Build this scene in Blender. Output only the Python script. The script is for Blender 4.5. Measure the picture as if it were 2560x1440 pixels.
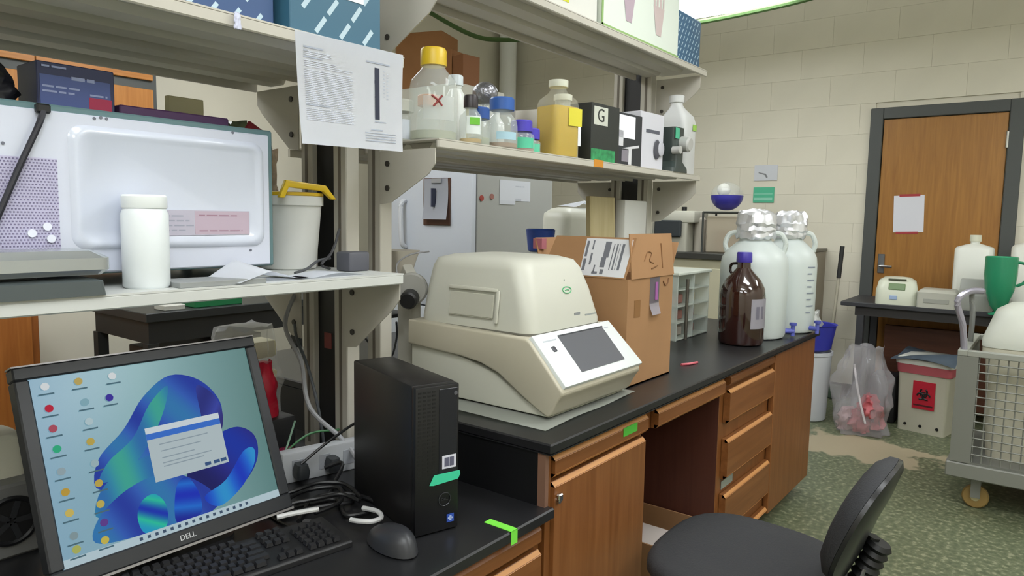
import bpy, bmesh, math, random
from mathutils import Vector, Matrix, noise
random.seed(7)
for o in list(bpy.data.objects): bpy.data.objects.remove(o)
SC = bpy.context.scene
COL = SC.collection
PI = math.pi
R = math.radians

# ------------------------------------------------------------------ camera
cam = bpy.data.cameras.new('camera'); cam_o = bpy.data.objects.new('camera', cam); COL.objects.link(cam_o)
cam.sensor_width = 36.0; cam.lens = 1773.4 / 2560 * 36.0; cam.clip_start = 0.05; cam.clip_end = 60
yaw, pitch, roll = R(37.46), R(5.68), R(-0.996)
fw = Vector((math.cos(yaw)*math.cos(pitch), math.sin(yaw)*math.cos(pitch), -math.sin(pitch)))
rt = fw.cross(Vector((0, 0, 1))).normalized(); dn = fw.cross(rt)
r2 = math.cos(roll)*rt + math.sin(roll)*dn; d2 = -math.sin(roll)*rt + math.cos(roll)*dn
cam_o.matrix_world = Matrix(((r2.x, -d2.x, -fw.x, 0), (r2.y, -d2.y, -fw.y, 0), (r2.z, -d2.z, -fw.z, 1.5), (0, 0, 0, 1)))
SC.camera = cam_o
# ------------------------------------------------------------------ world, exposure
wd = bpy.data.worlds.new('world'); SC.world = wd; wd.use_nodes = True
wd.node_tree.nodes['Background'].inputs[0].default_value = (0.8, 0.85, 0.9, 1)
wd.node_tree.nodes['Background'].inputs[1].default_value = 0.3
SC.view_settings.view_transform = 'Standard'; SC.view_settings.look = 'None'
SC.view_settings.exposure = 0.0; SC.view_settings.gamma = 1.0; SC.view_settings.use_curve_mapping = False
LAMP_STRENGTH = 14.0            # fluorescent diffusers
UPLIGHT_STRENGTH = 4.5          # added glow on the fixture tops, lifts upper walls and ceiling
LAMP_COLOR = (0.95, 0.98, 1.0)

# ------------------------------------------------------------------ helpers
def lin(h):
    h = h.lstrip('#'); c = [int(h[i:i+2], 16)/255 for i in (0, 2, 4)]
    return tuple(x/12.92 if x <= .04045 else ((x+.055)/1.055)**2.4 for x in c) + (1,)
_mats = {}
def P(h, rough=.5, metal=0., alpha=1., var=0., vs=8., bump=0., bs=60., emis=0., trans=0., coat=0., spec=.5, stretch=None):
    key = (h, rough, metal, alpha, var, vs, bump, bs, emis, trans, coat, spec, stretch)
    if key in _mats: return _mats[key]
    m = bpy.data.materials.new('mat_%d' % len(_mats)); m.use_nodes = True
    nt = m.node_tree; b = nt.nodes['Principled BSDF']; c = lin(h)
    b.inputs['Base Color'].default_value = c
    b.inputs['Roughness'].default_value = rough; b.inputs['Metallic'].default_value = metal
    b.inputs['Specular IOR Level'].default_value = spec
    if alpha < 1: b.inputs['Alpha'].default_value = alpha
    if trans: b.inputs['Transmission Weight'].default_value = trans
    if coat: b.inputs['Coat Weight'].default_value = coat; b.inputs['Coat Roughness'].default_value = .08
    if emis:
        b.inputs['Emission Color'].default_value = c; b.inputs['Emission Strength'].default_value = emis
    if var or bump:
        tc = nt.nodes.new('ShaderNodeTexCoord'); mp = nt.nodes.new('ShaderNodeMapping')
        nt.links.new(tc.outputs['Object'], mp.inputs[0])
        if stretch: mp.inputs['Scale'].default_value = stretch
    if var:
        n = nt.nodes.new('ShaderNodeTexNoise'); n.inputs['Scale'].default_value = vs; n.inputs['Detail'].default_value = 5
        nt.links.new(mp.outputs[0], n.inputs['Vector'])
        mr = nt.nodes.new('ShaderNodeMapRange'); mr.inputs[1].default_value = .3; mr.inputs[2].default_value = .7
        mr.inputs[3].default_value = 1-var; mr.inputs[4].default_value = 1+var
        nt.links.new(n.outputs[0], mr.inputs[0])
        mx = nt.nodes.new('ShaderNodeVectorMath'); mx.operation = 'SCALE'; mx.inputs[0].default_value = c[:3]
        nt.links.new(mr.outputs[0], mx.inputs['Scale']); nt.links.new(mx.outputs[0], b.inputs['Base Color'])
    if bump:
        n2 = nt.nodes.new('ShaderNodeTexNoise'); n2.inputs['Scale'].default_value = bs; n2.inputs['Detail'].default_value = 3
        nt.links.new(mp.outputs[0], n2.inputs['Vector'])
        bp = nt.nodes.new('ShaderNodeBump'); bp.inputs['Strength'].default_value = bump; bp.inputs['Distance'].default_value = .01
        nt.links.new(n2.outputs[0], bp.inputs['Height']); nt.links.new(bp.outputs[0], b.inputs['Normal'])
    _mats[key] = m; return m
def glow(h, s):
    key = ('glow', h, s)
    if key in _mats: return _mats[key]
    m = bpy.data.materials.new('mat_%d' % len(_mats)); m.use_nodes = True; nt = m.node_tree; nt.nodes.clear()
    e = nt.nodes.new('ShaderNodeEmission'); e.inputs[0].default_value = lin(h); e.inputs[1].default_value = s
    o = nt.nodes.new('ShaderNodeOutputMaterial'); nt.links.new(e.outputs[0], o.inputs[0]); _mats[key] = m; return m
def wood(h1, h2, axis='z', rough=.38, scale=1.0):
    key = ('wood', h1, h2, axis, rough, scale)
    if key in _mats: return _mats[key]
    m = bpy.data.materials.new('mat_%d' % len(_mats)); m.use_nodes = True; nt = m.node_tree; b = nt.nodes['Principled BSDF']
    tc = nt.nodes.new('ShaderNodeTexCoord'); mp = nt.nodes.new('ShaderNodeMapping')
    sc = [22*scale, 22*scale, 22*scale]; sc['xyz'.index(axis)] = 1.4*scale; mp.inputs['Scale'].default_value = sc
    nt.links.new(tc.outputs['Object'], mp.inputs[0])
    n = nt.nodes.new('ShaderNodeTexNoise'); n.inputs['Scale'].default_value = 1.6; n.inputs['Detail'].default_value = 8; n.inputs['Distortion'].default_value = .8
    nt.links.new(mp.outputs[0], n.inputs['Vector'])
    cr = nt.nodes.new('ShaderNodeValToRGB'); cr.color_ramp.elements[0].position = .3; cr.color_ramp.elements[1].position = .72
    cr.color_ramp.elements[0].color = lin(h1); cr.color_ramp.elements[1].color = lin(h2)
    nt.links.new(n.outputs[0], cr.inputs[0]); nt.links.new(cr.outputs[0], b.inputs['Base Color'])
    b.inputs['Roughness'].default_value = rough; _mats[key] = m; return m

def spline(pts, k=6, closed=False):
    p = [Vector(q) for q in pts]; out = []; n = len(p)
    if n < 3: return p
    rng = range(n if closed else n-1)
    for i in rng:
        g = (lambda j: p[j % n]) if closed else (lambda j: p[max(0, min(n-1, j))])
        a, b, c, d = g(i-1), g(i), g(i+1), g(i+2)
        for t in range(k):
            u = t/k
            out.append(.5*((2*b)+(c-a)*u+(2*a-5*b+4*c-d)*u*u+(3*b-a-3*c+d)*u**3))
    if not closed: out.append(p[-1])
    return out
class B:
    def __init__(s): s.bm = bmesh.new()
    def _new(s, verts, faces):
        vs = [s.bm.verts.new(v) for v in verts]; fs = []
        for f in faces:
            try: fs.append(s.bm.faces.new([vs[i] for i in f]))
            except ValueError: pass
        return vs, fs
    def box(s, c, d, bev=0., seg=1, rot=None):
        x, y, z = d[0]/2, d[1]/2, d[2]/2
        V = [Vector((sx*x, sy*y, sz*z)) for sz in (-1, 1) for sy in (-1, 1) for sx in (-1, 1)]
        if rot is not None: V = [rot @ v for v in V]
        vs, fs = s._new([v+Vector(c) for v in V], [(0, 2, 3, 1), (4, 5, 7, 6), (0, 1, 5, 4), (2, 6, 7, 3), (0, 4, 6, 2), (1, 3, 7, 5)])
        if bev:
            es = list({e for f in fs for e in f.edges})
            bmesh.ops.bevel(s.bm, geom=es, offset=bev, segments=seg, affect='EDGES', profile=.5)
        return s
    def bx(s, a, b, bev=0., seg=1):
        return s.box([(a[i]+b[i])/2 for i in range(3)], [abs(b[i]-a[i]) for i in range(3)], bev, seg)
    def ring(s, rings, cap0=True, cap1=True):
        n = len(rings[0]); V = [s.bm.verts.new(p) for r in rings for p in r]
        for i in range(len(rings)-1):
            for j in range(n):
                k = (j+1) % n
                try: s.bm.faces.new((V[i*n+j], V[i*n+k], V[(i+1)*n+k], V[(i+1)*n+j]))
                except ValueError: pass
        if cap0: s.bm.faces.new(V[:n][::-1])
        if cap1: s.bm.faces.new(V[-n:])
        return s
    def lathe(s, prof, c=(0, 0, 0), n=28, cap0=True, cap1=True, jit=0.):
        c = Vector(c); rr = []
        for r, z in prof:
            row = []
            for j in range(n):
                a = 2*PI*j/n; q = r
                if jit: q = r*(1+jit*noise.noise(Vector((math.cos(a)*4, math.sin(a)*4, z*30))))
                row.append(c+Vector((q*math.cos(a), q*math.sin(a), z+(jit*.06*noise.noise(Vector((math.cos(a)*5, math.sin(a)*5, 7+z*20))) if jit else 0))))
            rr.append(row)
        return s.ring(rr, cap0, cap1)
    def cyl(s, p0, p1, r0, r1=None, n=20, bev=0.):
        p0, p1 = Vector(p0), Vector(p1); r1 = r0 if r1 is None else r1
        d = (p1-p0); L = d.length; q = d.to_track_quat('Z', 'Y')
        def rg(r, z): return [p0+q @ Vector((r*math.cos(2*PI*j/n), r*math.sin(2*PI*j/n), z)) for j in range(n)]
        rs = [rg(r0-bev, 0), rg(r0, bev), rg(r1, L-bev), rg(r1-bev, L)] if bev else [rg(r0, 0), rg(r1, L)]
        return s.ring(rs)
    def tube(s, pts, r, n=8, k=6, closed=False):
        p = spline(pts, k, closed); m = len(p); rs = []; up = Vector((0.13, .21, .97)).normalized()
        for i in range(m):
            t = (p[(i+1) % m]-p[i-1]) if closed else (p[min(i+1, m-1)]-p[max(i-1, 0)])
            if t.length < 1e-9: t = Vector((0, 0, 1))
            t.normalize(); a = t.cross(up)
            if a.length < 1e-4: a = t.cross(Vector((1, 0, 0)))
            a.normalize(); b = t.cross(a); b.normalize(); up = -(a.cross(t)) if False else up
            rs.append([p[i]+r*(math.cos(2*PI*j/n)*a+math.sin(2*PI*j/n)*b) for j in range(n)])
        if closed: rs.append(rs[0][:]); return s.ring(rs, False, False)
        return s.ring(rs)
    def poly(s, pts, axis, a, b, bev=0., seg=2):
        """polygon given in the two other axes, extruded along axis from a to b"""
        def mk(u, v, w):
            return {'x': (w, u, v), 'y': (u, w, v), 'z': (u, v, w)}[axis]
        n = len(pts); V = [mk(u, v, a) for u, v in pts]+[mk(u, v, b) for u, v in pts]
        F = [tuple(range(n))[::-1], tuple(range(n, 2*n))]+[(i, (i+1) % n, n+(i+1) % n, n+i) for i in range(n)]
        vs, fs = s._new(V, F); bmesh.ops.recalc_face_normals(s.bm, faces=fs)
        if bev:
            bmesh.ops.bevel(s.bm, geom=list({e for f in fs for e in f.edges}), offset=bev, segments=seg, affect='EDGES', profile=.5)
        return s
    def quad(s, a, b, c, d): s._new([a, b, c, d], [(0, 1, 2, 3)]); return s
    def sph(s, c, r, n=16, m=10, sc=(1, 1, 1), z0=-1., z1=1.):
        rs = []
        for i in range(m+1):
            t = math.asin(z0)+(math.asin(z1)-math.asin(z0))*i/m
            rr = max(math.cos(t), .01)*r
            rs.append([Vector(c)+Vector((rr*math.cos(2*PI*j/n)*sc[0], rr*math.sin(2*PI*j/n)*sc[1], r*math.sin(t)*sc[2])) for j in range(n)])
        return s.ring(rs)
    def rr(s, levels, k=5):
        """loft of rounded rectangles: (cx, cy, hx, hy, radius, z)"""
        rs = []
        for cx, cy, hx, hy, r, z in levels:
            r = min(r, hx*.999, hy*.999); row = []
            for qx, qy, a0 in ((1, 1, 0), (-1, 1, 90), (-1, -1, 180), (1, -1, 270)):
                for i in range(k+1):
                    a = R(a0+90*i/k); row.append(Vector((cx+qx*(hx-r)+r*math.cos(a), cy+qy*(hy-r)+r*math.sin(a), z)))
            rs.append(row)
        return s.ring(rs)
    def sheet(s, f, nu, nv, th=0.):
        V = [[s.bm.verts.new(f(i/nu, j/nv)) for j in range(nv+1)] for i in range(nu+1)]; fs = []
        for i in range(nu):
            for j in range(nv): fs.append(s.bm.faces.new((V[i][j], V[i+1][j], V[i+1][j+1], V[i][j+1])))
        if th: bmesh.ops.solidify(s.bm, geom=fs, thickness=th)
        return s
    def obj(s, name, mat, parent=None, smooth=35, loc=None, rz=0, label=None, rot=None):
        bmesh.ops.recalc_face_normals(s.bm, faces=s.bm.faces)
        me = bpy.data.meshes.new(name); s.bm.to_mesh(me); s.bm.free(); me.materials.append(mat)
        if smooth:
            for p in me.polygons: p.use_smooth = True
            me.set_sharp_from_angle(angle=R(smooth))
        o = bpy.data.objects.new(name, me); COL.objects.link(o)
        if parent: o.parent = parent
        if loc is not None: o.location = loc
        if rz: o.rotation_euler[2] = rz
        if rot is not None: o.rotation_euler = rot
        if label: o['label'] = label
        return o
def thing(name, label, cat, loc=(0, 0, 0), rz=0., group=None, rot=None):
    o = bpy.data.objects.new(name, None); COL.objects.link(o); o.empty_display_size = .05
    o.location = loc; o.rotation_euler = rot if rot is not None else (0, 0, rz)
    o['label'] = label; o['category'] = cat
    if group: o['group'] = group
    return o
def tag(o, label, cat, group=None):
    o['label'] = label; o['category'] = cat
    if group: o['group'] = group
    return o
def struct(o, label=None):
    o['kind'] = 'structure'
    if label: o['label'] = label
    return o
def dup(o, parent=None, **kw):
    c = o.copy(); COL.objects.link(c); c.parent = parent
    for k, v in kw.items():
        if k in ('loc',): c.location = v
        else: c[k] = v
    for ch in o.children: dup(ch, c)
    return c
def text(s, size, mat, parent, loc, rot, name='lettering', depth=.0004, sx=1.0):
    cu = bpy.data.curves.new('t', 'FONT'); cu.body = s; cu.size = size; cu.extrude = depth; cu.align_x = 'CENTER'; cu.align_y = 'CENTER'; cu.resolution_u = 3
    t = bpy.data.objects.new('t', cu); COL.objects.link(t); bpy.context.view_layer.update()
    me = bpy.data.meshes.new_from_object(t.evaluated_get(bpy.context.evaluated_depsgraph_get()))
    bpy.data.objects.remove(t); me.materials.clear(); me.materials.append(mat)
    o = bpy.data.objects.new(name, me); COL.objects.link(o); o.parent = parent; o.location = loc; o.rotation_euler = rot; o.scale = (sx, 1, 1); return o
def lines(o, u, v, nrm, rows, mat, parent, name='printed_text', h=.004, seed=1, words=True):
    """rows: (start along u, end along u, distance down v) of print, laid .4 mm proud of a sheet"""
    rnd = random.Random(seed); o, u, v, nrm = Vector(o), Vector(u), Vector(v), Vector(nrm); b = B()
    for r in rows:
        a, e, d = r[:3]; hh = r[3] if len(r) > 3 else h; x = a
        while x < e-.002:
            w = min(rnd.uniform(.012, .03), e-x) if words else e-x
            p = o+u*x+v*d+nrm*.0004
            b.quad(p, p+u*w, p+u*w+v*hh, p+v*hh); x += w+.004
    o_ = b.obj(name, mat, parent, smooth=0); o_['kind'] = 'stuff'; return o_

# ------------------------------------------------------------------ common materials
WALL = P('DCD7C6', .6, var=.03, vs=2.0)
STEEL = P('BDB9AE', .45, var=.03, vs=3)           # painted shelf steel
STEELW = P('C9CBC8', .42, var=.02, vs=3)
BLACKTOP = P('202022', .33, var=.12, vs=5)
WOODV = wood('744520', '8A5830', 'z')
WOODH = wood('744520', '8A5830', 'x')
WOODE = wood('B97F48', 'CB9257', 'x', .4)
DARKFR = P('4A4D4C', .5)
WHITE = P('E4E6E6', .4)
PAPER = P('F3F6FC', .7)
BLK = P('131315', .45)
BLKG = P('1C1C1F', .3)
INK = P('7F858F', .8)
INKL = P('B9BEC9', .8)
CARD = P('A27A54', .75, var=.06, vs=5)
CARDD = P('8E6238', .75, var=.06, vs=5)
CHROME = P('C8C8C8', .2, 1.0)
GLASS = P('DDE6E2', .06, alpha=.28, spec=.8)
POLY = P('E2E6E0', .35)                          # milky plastic

# ------------------------------------------------------------------ the room
def floor_mat():
    m = bpy.data.materials.new('terrazzo'); m.use_nodes = True; nt = m.node_tree; b = nt.nodes['Principled BSDF']
    tc = nt.nodes.new('ShaderNodeTexCoord')
    n = nt.nodes.new('ShaderNodeTexNoise'); n.inputs['Scale'].default_value = 38; n.inputs['Detail'].default_value = 4
    nt.links.new(tc.outputs['Object'], n.inputs['Vector'])
    cr = nt.nodes.new('ShaderNodeValToRGB'); e = cr.color_ramp.elements
    e[0].position = .36; e[0].color = lin('565E47'); e[1].position = .55; e[1].color = lin('6A7157')
    x = e.new(.66); x.color = lin('8E8F74')
    nt.links.new(n.outputs[0], cr.inputs[0])
    # worn tan patch in front of the bin
    mp = nt.nodes.new('ShaderNodeMapping'); mp.vector_type = 'TEXTURE'; mp.inputs['Location'].default_value = (5.12, .98, 0); mp.inputs['Scale'].default_value = (.34, .62, 1)
    nt.links.new(tc.outputs['Object'], mp.inputs[0])
    ln = nt.nodes.new('ShaderNodeVectorMath'); ln.operation = 'LENGTH'; nt.links.new(mp.outputs[0], ln.inputs[0])
    n2 = nt.nodes.new('ShaderNodeTexNoise'); n2.inputs['Scale'].default_value = 5; n2.inputs['Detail'].default_value = 3
    nt.links.new(tc.outputs['Object'], n2.inputs['Vector'])
    ad = nt.nodes.new('ShaderNodeMath'); ad.operation = 'MULTIPLY_ADD'; ad.inputs[1].default_value = 1.6; nt.links.new(n2.outputs[0], ad.inputs[0]); nt.links.new(ln.outputs['Value'], ad.inputs[2])
    lt = nt.nodes.new('ShaderNodeMapRange'); lt.inputs[1].default_value = 1.5; lt.inputs[2].default_value = 1.62; lt.inputs[3].default_value = 1; lt.inputs[4].default_value = 0
    nt.links.new(ad.outputs[0], lt.inputs[0])
    mx = nt.nodes.new('ShaderNodeMix'); mx.data_type = 'RGBA'; nt.links.new(lt.outputs[0], mx.inputs[0]); nt.links.new(cr.outputs[0], mx.inputs[6]); mx.inputs[7].default_value = lin('A89C82')
    nt.links.new(mx.outputs[2], b.inputs['Base Color']); b.inputs['Roughness'].default_value = .42
    return m
XW, YW, X0, Y0, ZC = 6.6, 5.2, -2.6, -2.6, 3.75
struct(B().bx((X0, Y0, -.1), (XW+.2, YW+.2, 0)).obj('floor', floor_mat(), smooth=0))
struct(B().bx((X0, Y0, ZC), (XW+.2, YW+.2, ZC+.1)).obj('ceiling', P('E6E4DA', .8), smooth=0))
struct(B().bx((X0, YW, 0), (XW+.02, YW+.15, ZC)).obj('wall_left', WALL, smooth=0))
struct(B().bx((X0, Y0-.15, 0), (XW+.02, Y0, ZC)).obj('wall_right', WALL, smooth=0))
struct(B().bx((X0-.15, Y0-.15, 0), (X0, YW+.15, ZC)).obj('wall_back', WALL, smooth=0))
wf = struct(B().bx((XW+.02, Y0-.15, 0), (XW+.17, YW+.15, ZC)).obj('wall_far', WALL, smooth=0))
# painted concrete blocks of the far wall, laid in running bond
BH, BL = .25, .5
cache = {}
for r in range(15):
    y = Y0+(0 if r % 2 else -BL/2)
    while y < YW:
        segs = [(max(y, Y0), min(y+BL, YW))]
        if r*BH < 2.40:
            s2 = []
            for a, b_ in segs:
                if a < .30: s2.append((a, min(b_, .30)))
                if b_ > 1.28: s2.append((max(a, 1.28), b_))
            segs = s2
        for a, b_ in segs:
            L = round(b_-a, 3)
            if L < .03: continue
            if L not in cache:
                cache[L] = B().box((0, 0, 0), (.03, L-.0008, BH-.0008), .0007).obj('block', WALL, wf, smooth=0); ob = cache[L]
            else:
                ob = cache[L].copy(); COL.objects.link(ob)
            ob.location = (XW+.0190, (a+b_)/2, r*BH+BH/2)
        y += BL
# far door: dark steel frame and a plain wooden leaf
d = struct(B().bx((XW-.03, 1.215, 0), (XW+.02, 1.31, 2.45), .004).bx((XW-.03, .26, 0), (XW+.02, .355, 2.45), .004).bx((XW-.03, .355, 2.36), (XW+.02, 1.215, 2.45), .004).obj('door_1', DARKFR, smooth=0), 'dark grey steel door frame')
B().bx((XW-.012, .36, .01), (XW+.018, 1.21, 2.355), .003).obj('door_leaf', wood('93632A', 'AA7836', 'z', .4), d)
B().box((XW-.016, 1.16, 1.17), (.008, .05, .16), .003).obj('lock_plate', P('8F9298', .3, .9), d)
lv = B().cyl((XW-.02, 1.16, 1.15), (XW-.07, 1.16, 1.15), .013).cyl((XW-.065, 1.165, 1.15), (XW-.065, 1.07, 1.15), .011).obj('lever_handle', CHROME, d)
for z in (.3, 1.2, 2.15): B().cyl((XW-.02, .358, z-.06), (XW-.02, .358, z+.06), .012).obj('hinge', P('B9B9B0', .3, .8), d)
# wooden wall cupboard on the left wall, seen under the top shelf
wc = thing('wall_cupboard', 'orange wooden wall cupboard with dark grey edges on the left wall', 'cupboard', (1.70, YW, 1.75))
B().bx((-.72, -.28, 0), (.72, 0, .95)).obj('body', DARKFR, wc, smooth=0)
for x in (-.70, -.005):
    B().bx((x+.005, -.30, .02), (x+.695, -.281, .56), .003).obj('door', wood('A5682A', 'BF8240', 'z', .4), wc, smooth=0)
    B().bx((x+.005, -.30, .62), (x+.695, -.281, .93), .003).obj('upper_door', wood('A5682A', 'BF8240', 'x', .4), wc, smooth=0)
struct(B().bx((XW-.015, 1.31, 0), (XW+.002, YW, .11), .003).bx((XW-.015, Y0, 0), (XW+.002, .26, .11), .003).obj('baseboard_far', P('3E3A34', .5), smooth=0))
struct(B().bx((X0, YW-.015, 0), (XW-.02, YW+.001, .11), .003).obj('baseboard_left', P('3E3A34', .5), smooth=0))

# suspended fluorescent fixtures
def fixture(x, y, label, lx=.6, ly=1.25):
    t = thing('fluorescent_light', label, 'ceiling light', (x, y, 3.0), group='suspended fluorescent fixtures')
    B().bx((-lx/2, -ly/2, .012), (lx/2, ly/2, .10), .006).obj('housing', P('DADCDC', .5), t, smooth=0)
    B().bx((-lx/2+.012, -ly/2+.012, 0), (lx/2-.012, ly/2-.012, .014)).obj('diffuser', M_DIFF, t, smooth=0)
    B().bx((-lx/2+.05, -ly/2+.05, .099), (lx/2-.05, ly/2-.05, .104)).obj('added_uplight', M_UP, t, smooth=0)  # added glow on the housing top, brightens the upper walls
    for s in (-1, 1): B().cyl((0, s*ly*.38, .10), (0, s*ly*.38, ZC-3.0), .006, n=8).obj('hanger_rod', P('AAAAAA', .4, .6), t)
M_DIFF = bpy.data.materials.new('diffuser'); M_DIFF.use_nodes = True
_b = M_DIFF.node_tree.nodes['Principled BSDF']; _b.inputs['Emission Color'].default_value = LAMP_COLOR+(1,); _b.inputs['Emission Strength'].default_value = LAMP_STRENGTH; _b.inputs['Base Color'].default_value = (.8, .8, .8, 1)
M_UP = bpy.data.materials.new('added_uplight'); M_UP.use_nodes = True
_b = M_UP.node_tree.nodes['Principled BSDF']; _b.inputs['Emission Color'].default_value = LAMP_COLOR+(1,); _b.inputs['Emission Strength'].default_value = UPLIGHT_STRENGTH
fixture(4.87, 2.12, 'bright suspended fluorescent light by the top of the far wall')
for i, (x, y) in enumerate(((2.5, .2), (.3, .2), (-1.6, .2), (4.9, -1.2), (2.0, -1.6), (-.8, -1.6), (2.3, 3.6), (.2, 3.6))):  # unseen; those behind the camera and by the right wall are added for fill
    fixture(x, y, ['fluorescent light hung above the chair and bench front', 'fluorescent light hung directly above the camera', 'added fluorescent fill light behind the camera near the back wall', 'fluorescent light hung above the wire cart', 'added fluorescent fill light by the right wall ahead of the camera', 'added fluorescent fill light by the right wall behind the camera', 'fluorescent light hung over the far aisle by the freezer', 'fluorescent light hung over the far aisle by the wall cupboard'][i])

# ------------------------------------------------------------------ the bench
ZT, ZD, YF = .915, .74, 1.0          # raised top, desk top, front edge
o = B().bx((1.485, YF, ZT-.028), (4.10, 2.62, ZT), .004).bx((1.485, YF, ZT-.03), (4.10, 2.62, ZT-.027)).obj('worktop', BLACKTOP, smooth=0)
tag(o, 'black resin worktop of the raised bench, carrying the cream analyzer', 'worktop')
o = B().bx((-1.2, YF, ZD-.03), (1.508, 2.62, ZD), .004).obj('worktop', BLACKTOP, smooth=0)
tag(o, 'black resin worktop of the lower desk, carrying the computer', 'worktop')
def front(a, b, z0, z1, t, name='drawer_front', mat=None, pull=True):
    """overlay front, bevelled at its top and bottom edge as a finger pull"""
    f = B().poly([(1.018, z0+.012), (1.018, z1-.012), (1.030, z1), (1.046, z1), (1.046, z0), (1.030, z0)], 'x', a, b).obj(name, mat or WOODH, t, smooth=0)
    if pull:
        B().poly([(1.0172, z1-.013), (1.0282, z1-.001), (1.034, z1-.001), (1.034, z1-.013)], 'x', a, b).obj('pull_edge', WOODE, f, smooth=0)
        if name != 'door': B().poly([(1.0172, z0+.013), (1.0282, z0+.001), (1.034, z0+.001), (1.034, z0+.013)], 'x', a, b).obj('pull_edge', WOODE, f, smooth=0)
    return f
YB = 1.72
def carcass(x0, x1, t, kick=True, name='body', z1=ZT-.03, open_bottom=None):
    b = B().bx((x0, 1.048, .09), (x1, YB, z1), .002)
    b.bx((x0+.01, 1.11, 0), (x1-.01, YB-.02, .09)); return b.obj(name, WOODV, t, smooth=0)
c1 = thing('base_cabinet', 'wooden base cabinet with one door and green tape on its drawer', 'cabinet')
carcass(1.505, 2.085, c1)
B().bx((1.505, 1.03, .09), (1.53, 1.049, ZT-.031)).obj('face_edge', WOODV, c1, smooth=0)
f = front(1.532, 2.075, .806, .868, c1); front(1.532, 2.06, .11, .795, c1, 'door', WOODV)
B().bx((1.905, 1.0165, .832), (1.995, 1.0178, .860)).obj('green_tape', P('4FB53C', .5), f, smooth=0, label='bright green tape strip')
B().cyl((1.545, 1.018, .745), (1.545, 1.008, .745), .008, n=12).box((1.548, 1.012, .752), (.02, .012, .022), .003).obj('cabinet_lock', CHROME, c1)
k1 = thing('knee_drawer', 'wooden pencil drawer over the open knee space of the bench', 'drawer')
B().bx((2.087, 1.048, .80), (2.774, 1.6, ZT-.031)).obj('drawer_box', WOODV, k1, smooth=0)
front(2.15, 2.755, .80, .866, k1)
o = B().bx((2.087, YB-.02, 0), (2.774, YB, .798)).obj('back_panel', wood('4E2A20', '5A3226', 'z', .5), smooth=0)  # shade of the knee space put into the wood colour
tag(o, 'wooden back panel closing the knee space, its shade put into the colour', 'panel')
c2 = thing('base_cabinet', 'wooden base cabinet with a stack of four drawers', 'cabinet')
carcass(2.777, 3.395, c2)
for z0, z1 in ((.668, .81), (.43, .60), (.19, .362)): f = front(2.815, 3.385, z0, z1, c2)
front(2.815, 3.385, .828, .872, c2, pull=False); front(2.815, 3.385, .10, .128, c2, pull=True)
B().bx((2.83, 1.044, .378), (2.96, 1.0465, .412)).obj('label_holder', P('9FA9A4', .35, .3), c2, smooth=0, label='small grey label holder')
B().bx((2.7745, 1.05, .005), (2.7768, YB-.022, .797)).obj('shade_board', wood('4E2A20', '5A3226', 'z', .5), c2, smooth=0, label='added side board coloured dark for the knee space shade')  # added board, its dark wood stands in for shade in the knee space
c3 = thing('base_cabinet', 'plain wooden end cabinet under the plastic carboys', 'cabinet')
carcass(3.397, 4.08, c3)
B().bx((3.397, 1.018, .09), (4.08, 1.046, ZT-.032), .003).obj('front_panel', WOODV, c3, smooth=0)
c4 = thing('base_cabinet', 'wooden drawer cabinet under the low desk edge', 'cabinet')
B().bx((.9, 1.048, .09), (1.503, YB, ZD-.031)).bx((.91, 1.11, 0), (1.49, YB-.02, .09)).obj('body', WOODV, c4, smooth=0)
front(.93, 1.475, .642, .698, c4, pull=False); front(.93, 1.475, .40, .63, c4); front(.93, 1.475, .12, .385, c4)
c5 = thing('base_cabinet', 'wooden cabinet below the desk at the left of the picture', 'cabinet')
B().bx((-1.1, 1.048, .09), (-.2, YB, ZD-.031)).bx((-1.09, 1.11, 0), (-.21, YB-.02, .09)).obj('body', WOODV, c5, smooth=0)
front(-1.08, -.22, .12, .69, c5, 'door', WOODV)
c6 = thing('base_cabinet', 'row of wooden cabinets on the far side of the bench', 'cabinet')
B().bx((1.505, YB+.03, .09), (4.08, 2.57, ZT-.031)).bx((1.51, YB+.05, 0), (4.07, 2.5, .09)).obj('body', WOODV, c6, smooth=0)
c7 = thing('base_cabinet', 'row of wooden cabinets on the far side of the desk', 'cabinet')
B().bx((-1.1, YB+.03, .09), (1.503, 2.57, ZD-.031)).bx((-1.09, YB+.05, 0), (1.49, 2.5, .09)).obj('body', WOODV, c7, smooth=0)
o = B().bx((1.4885, 1.045, ZD), (1.504, 2.58, ZT-.03)).obj('riser_panel', P('141416', .4), smooth=0)
tag(o, 'black riser panel between the desk and the raised bench', 'panel')
o = B().bx((1.4885, 1.02, ZD), (1.5045, 1.0445, ZT-.03)).obj('corner_strip', P('7A5A4A', .5), smooth=0)
tag(o, 'thin brown wooden strip at the corner of the raised bench', 'trim')
# green tape over the desk edge
o = B().bx((1.318, YF-.0013, ZD+.0003), (1.343, YF+.085, ZD+.0013)).bx((1.318, YF-.0013, ZD-.034), (1.343, YF-.0003, ZD+.0013)).obj('green_tape', P('7BE04A', .5), smooth=0)
tag(o, 'light green tape folded over the edge of the desk', 'tape')
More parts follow.
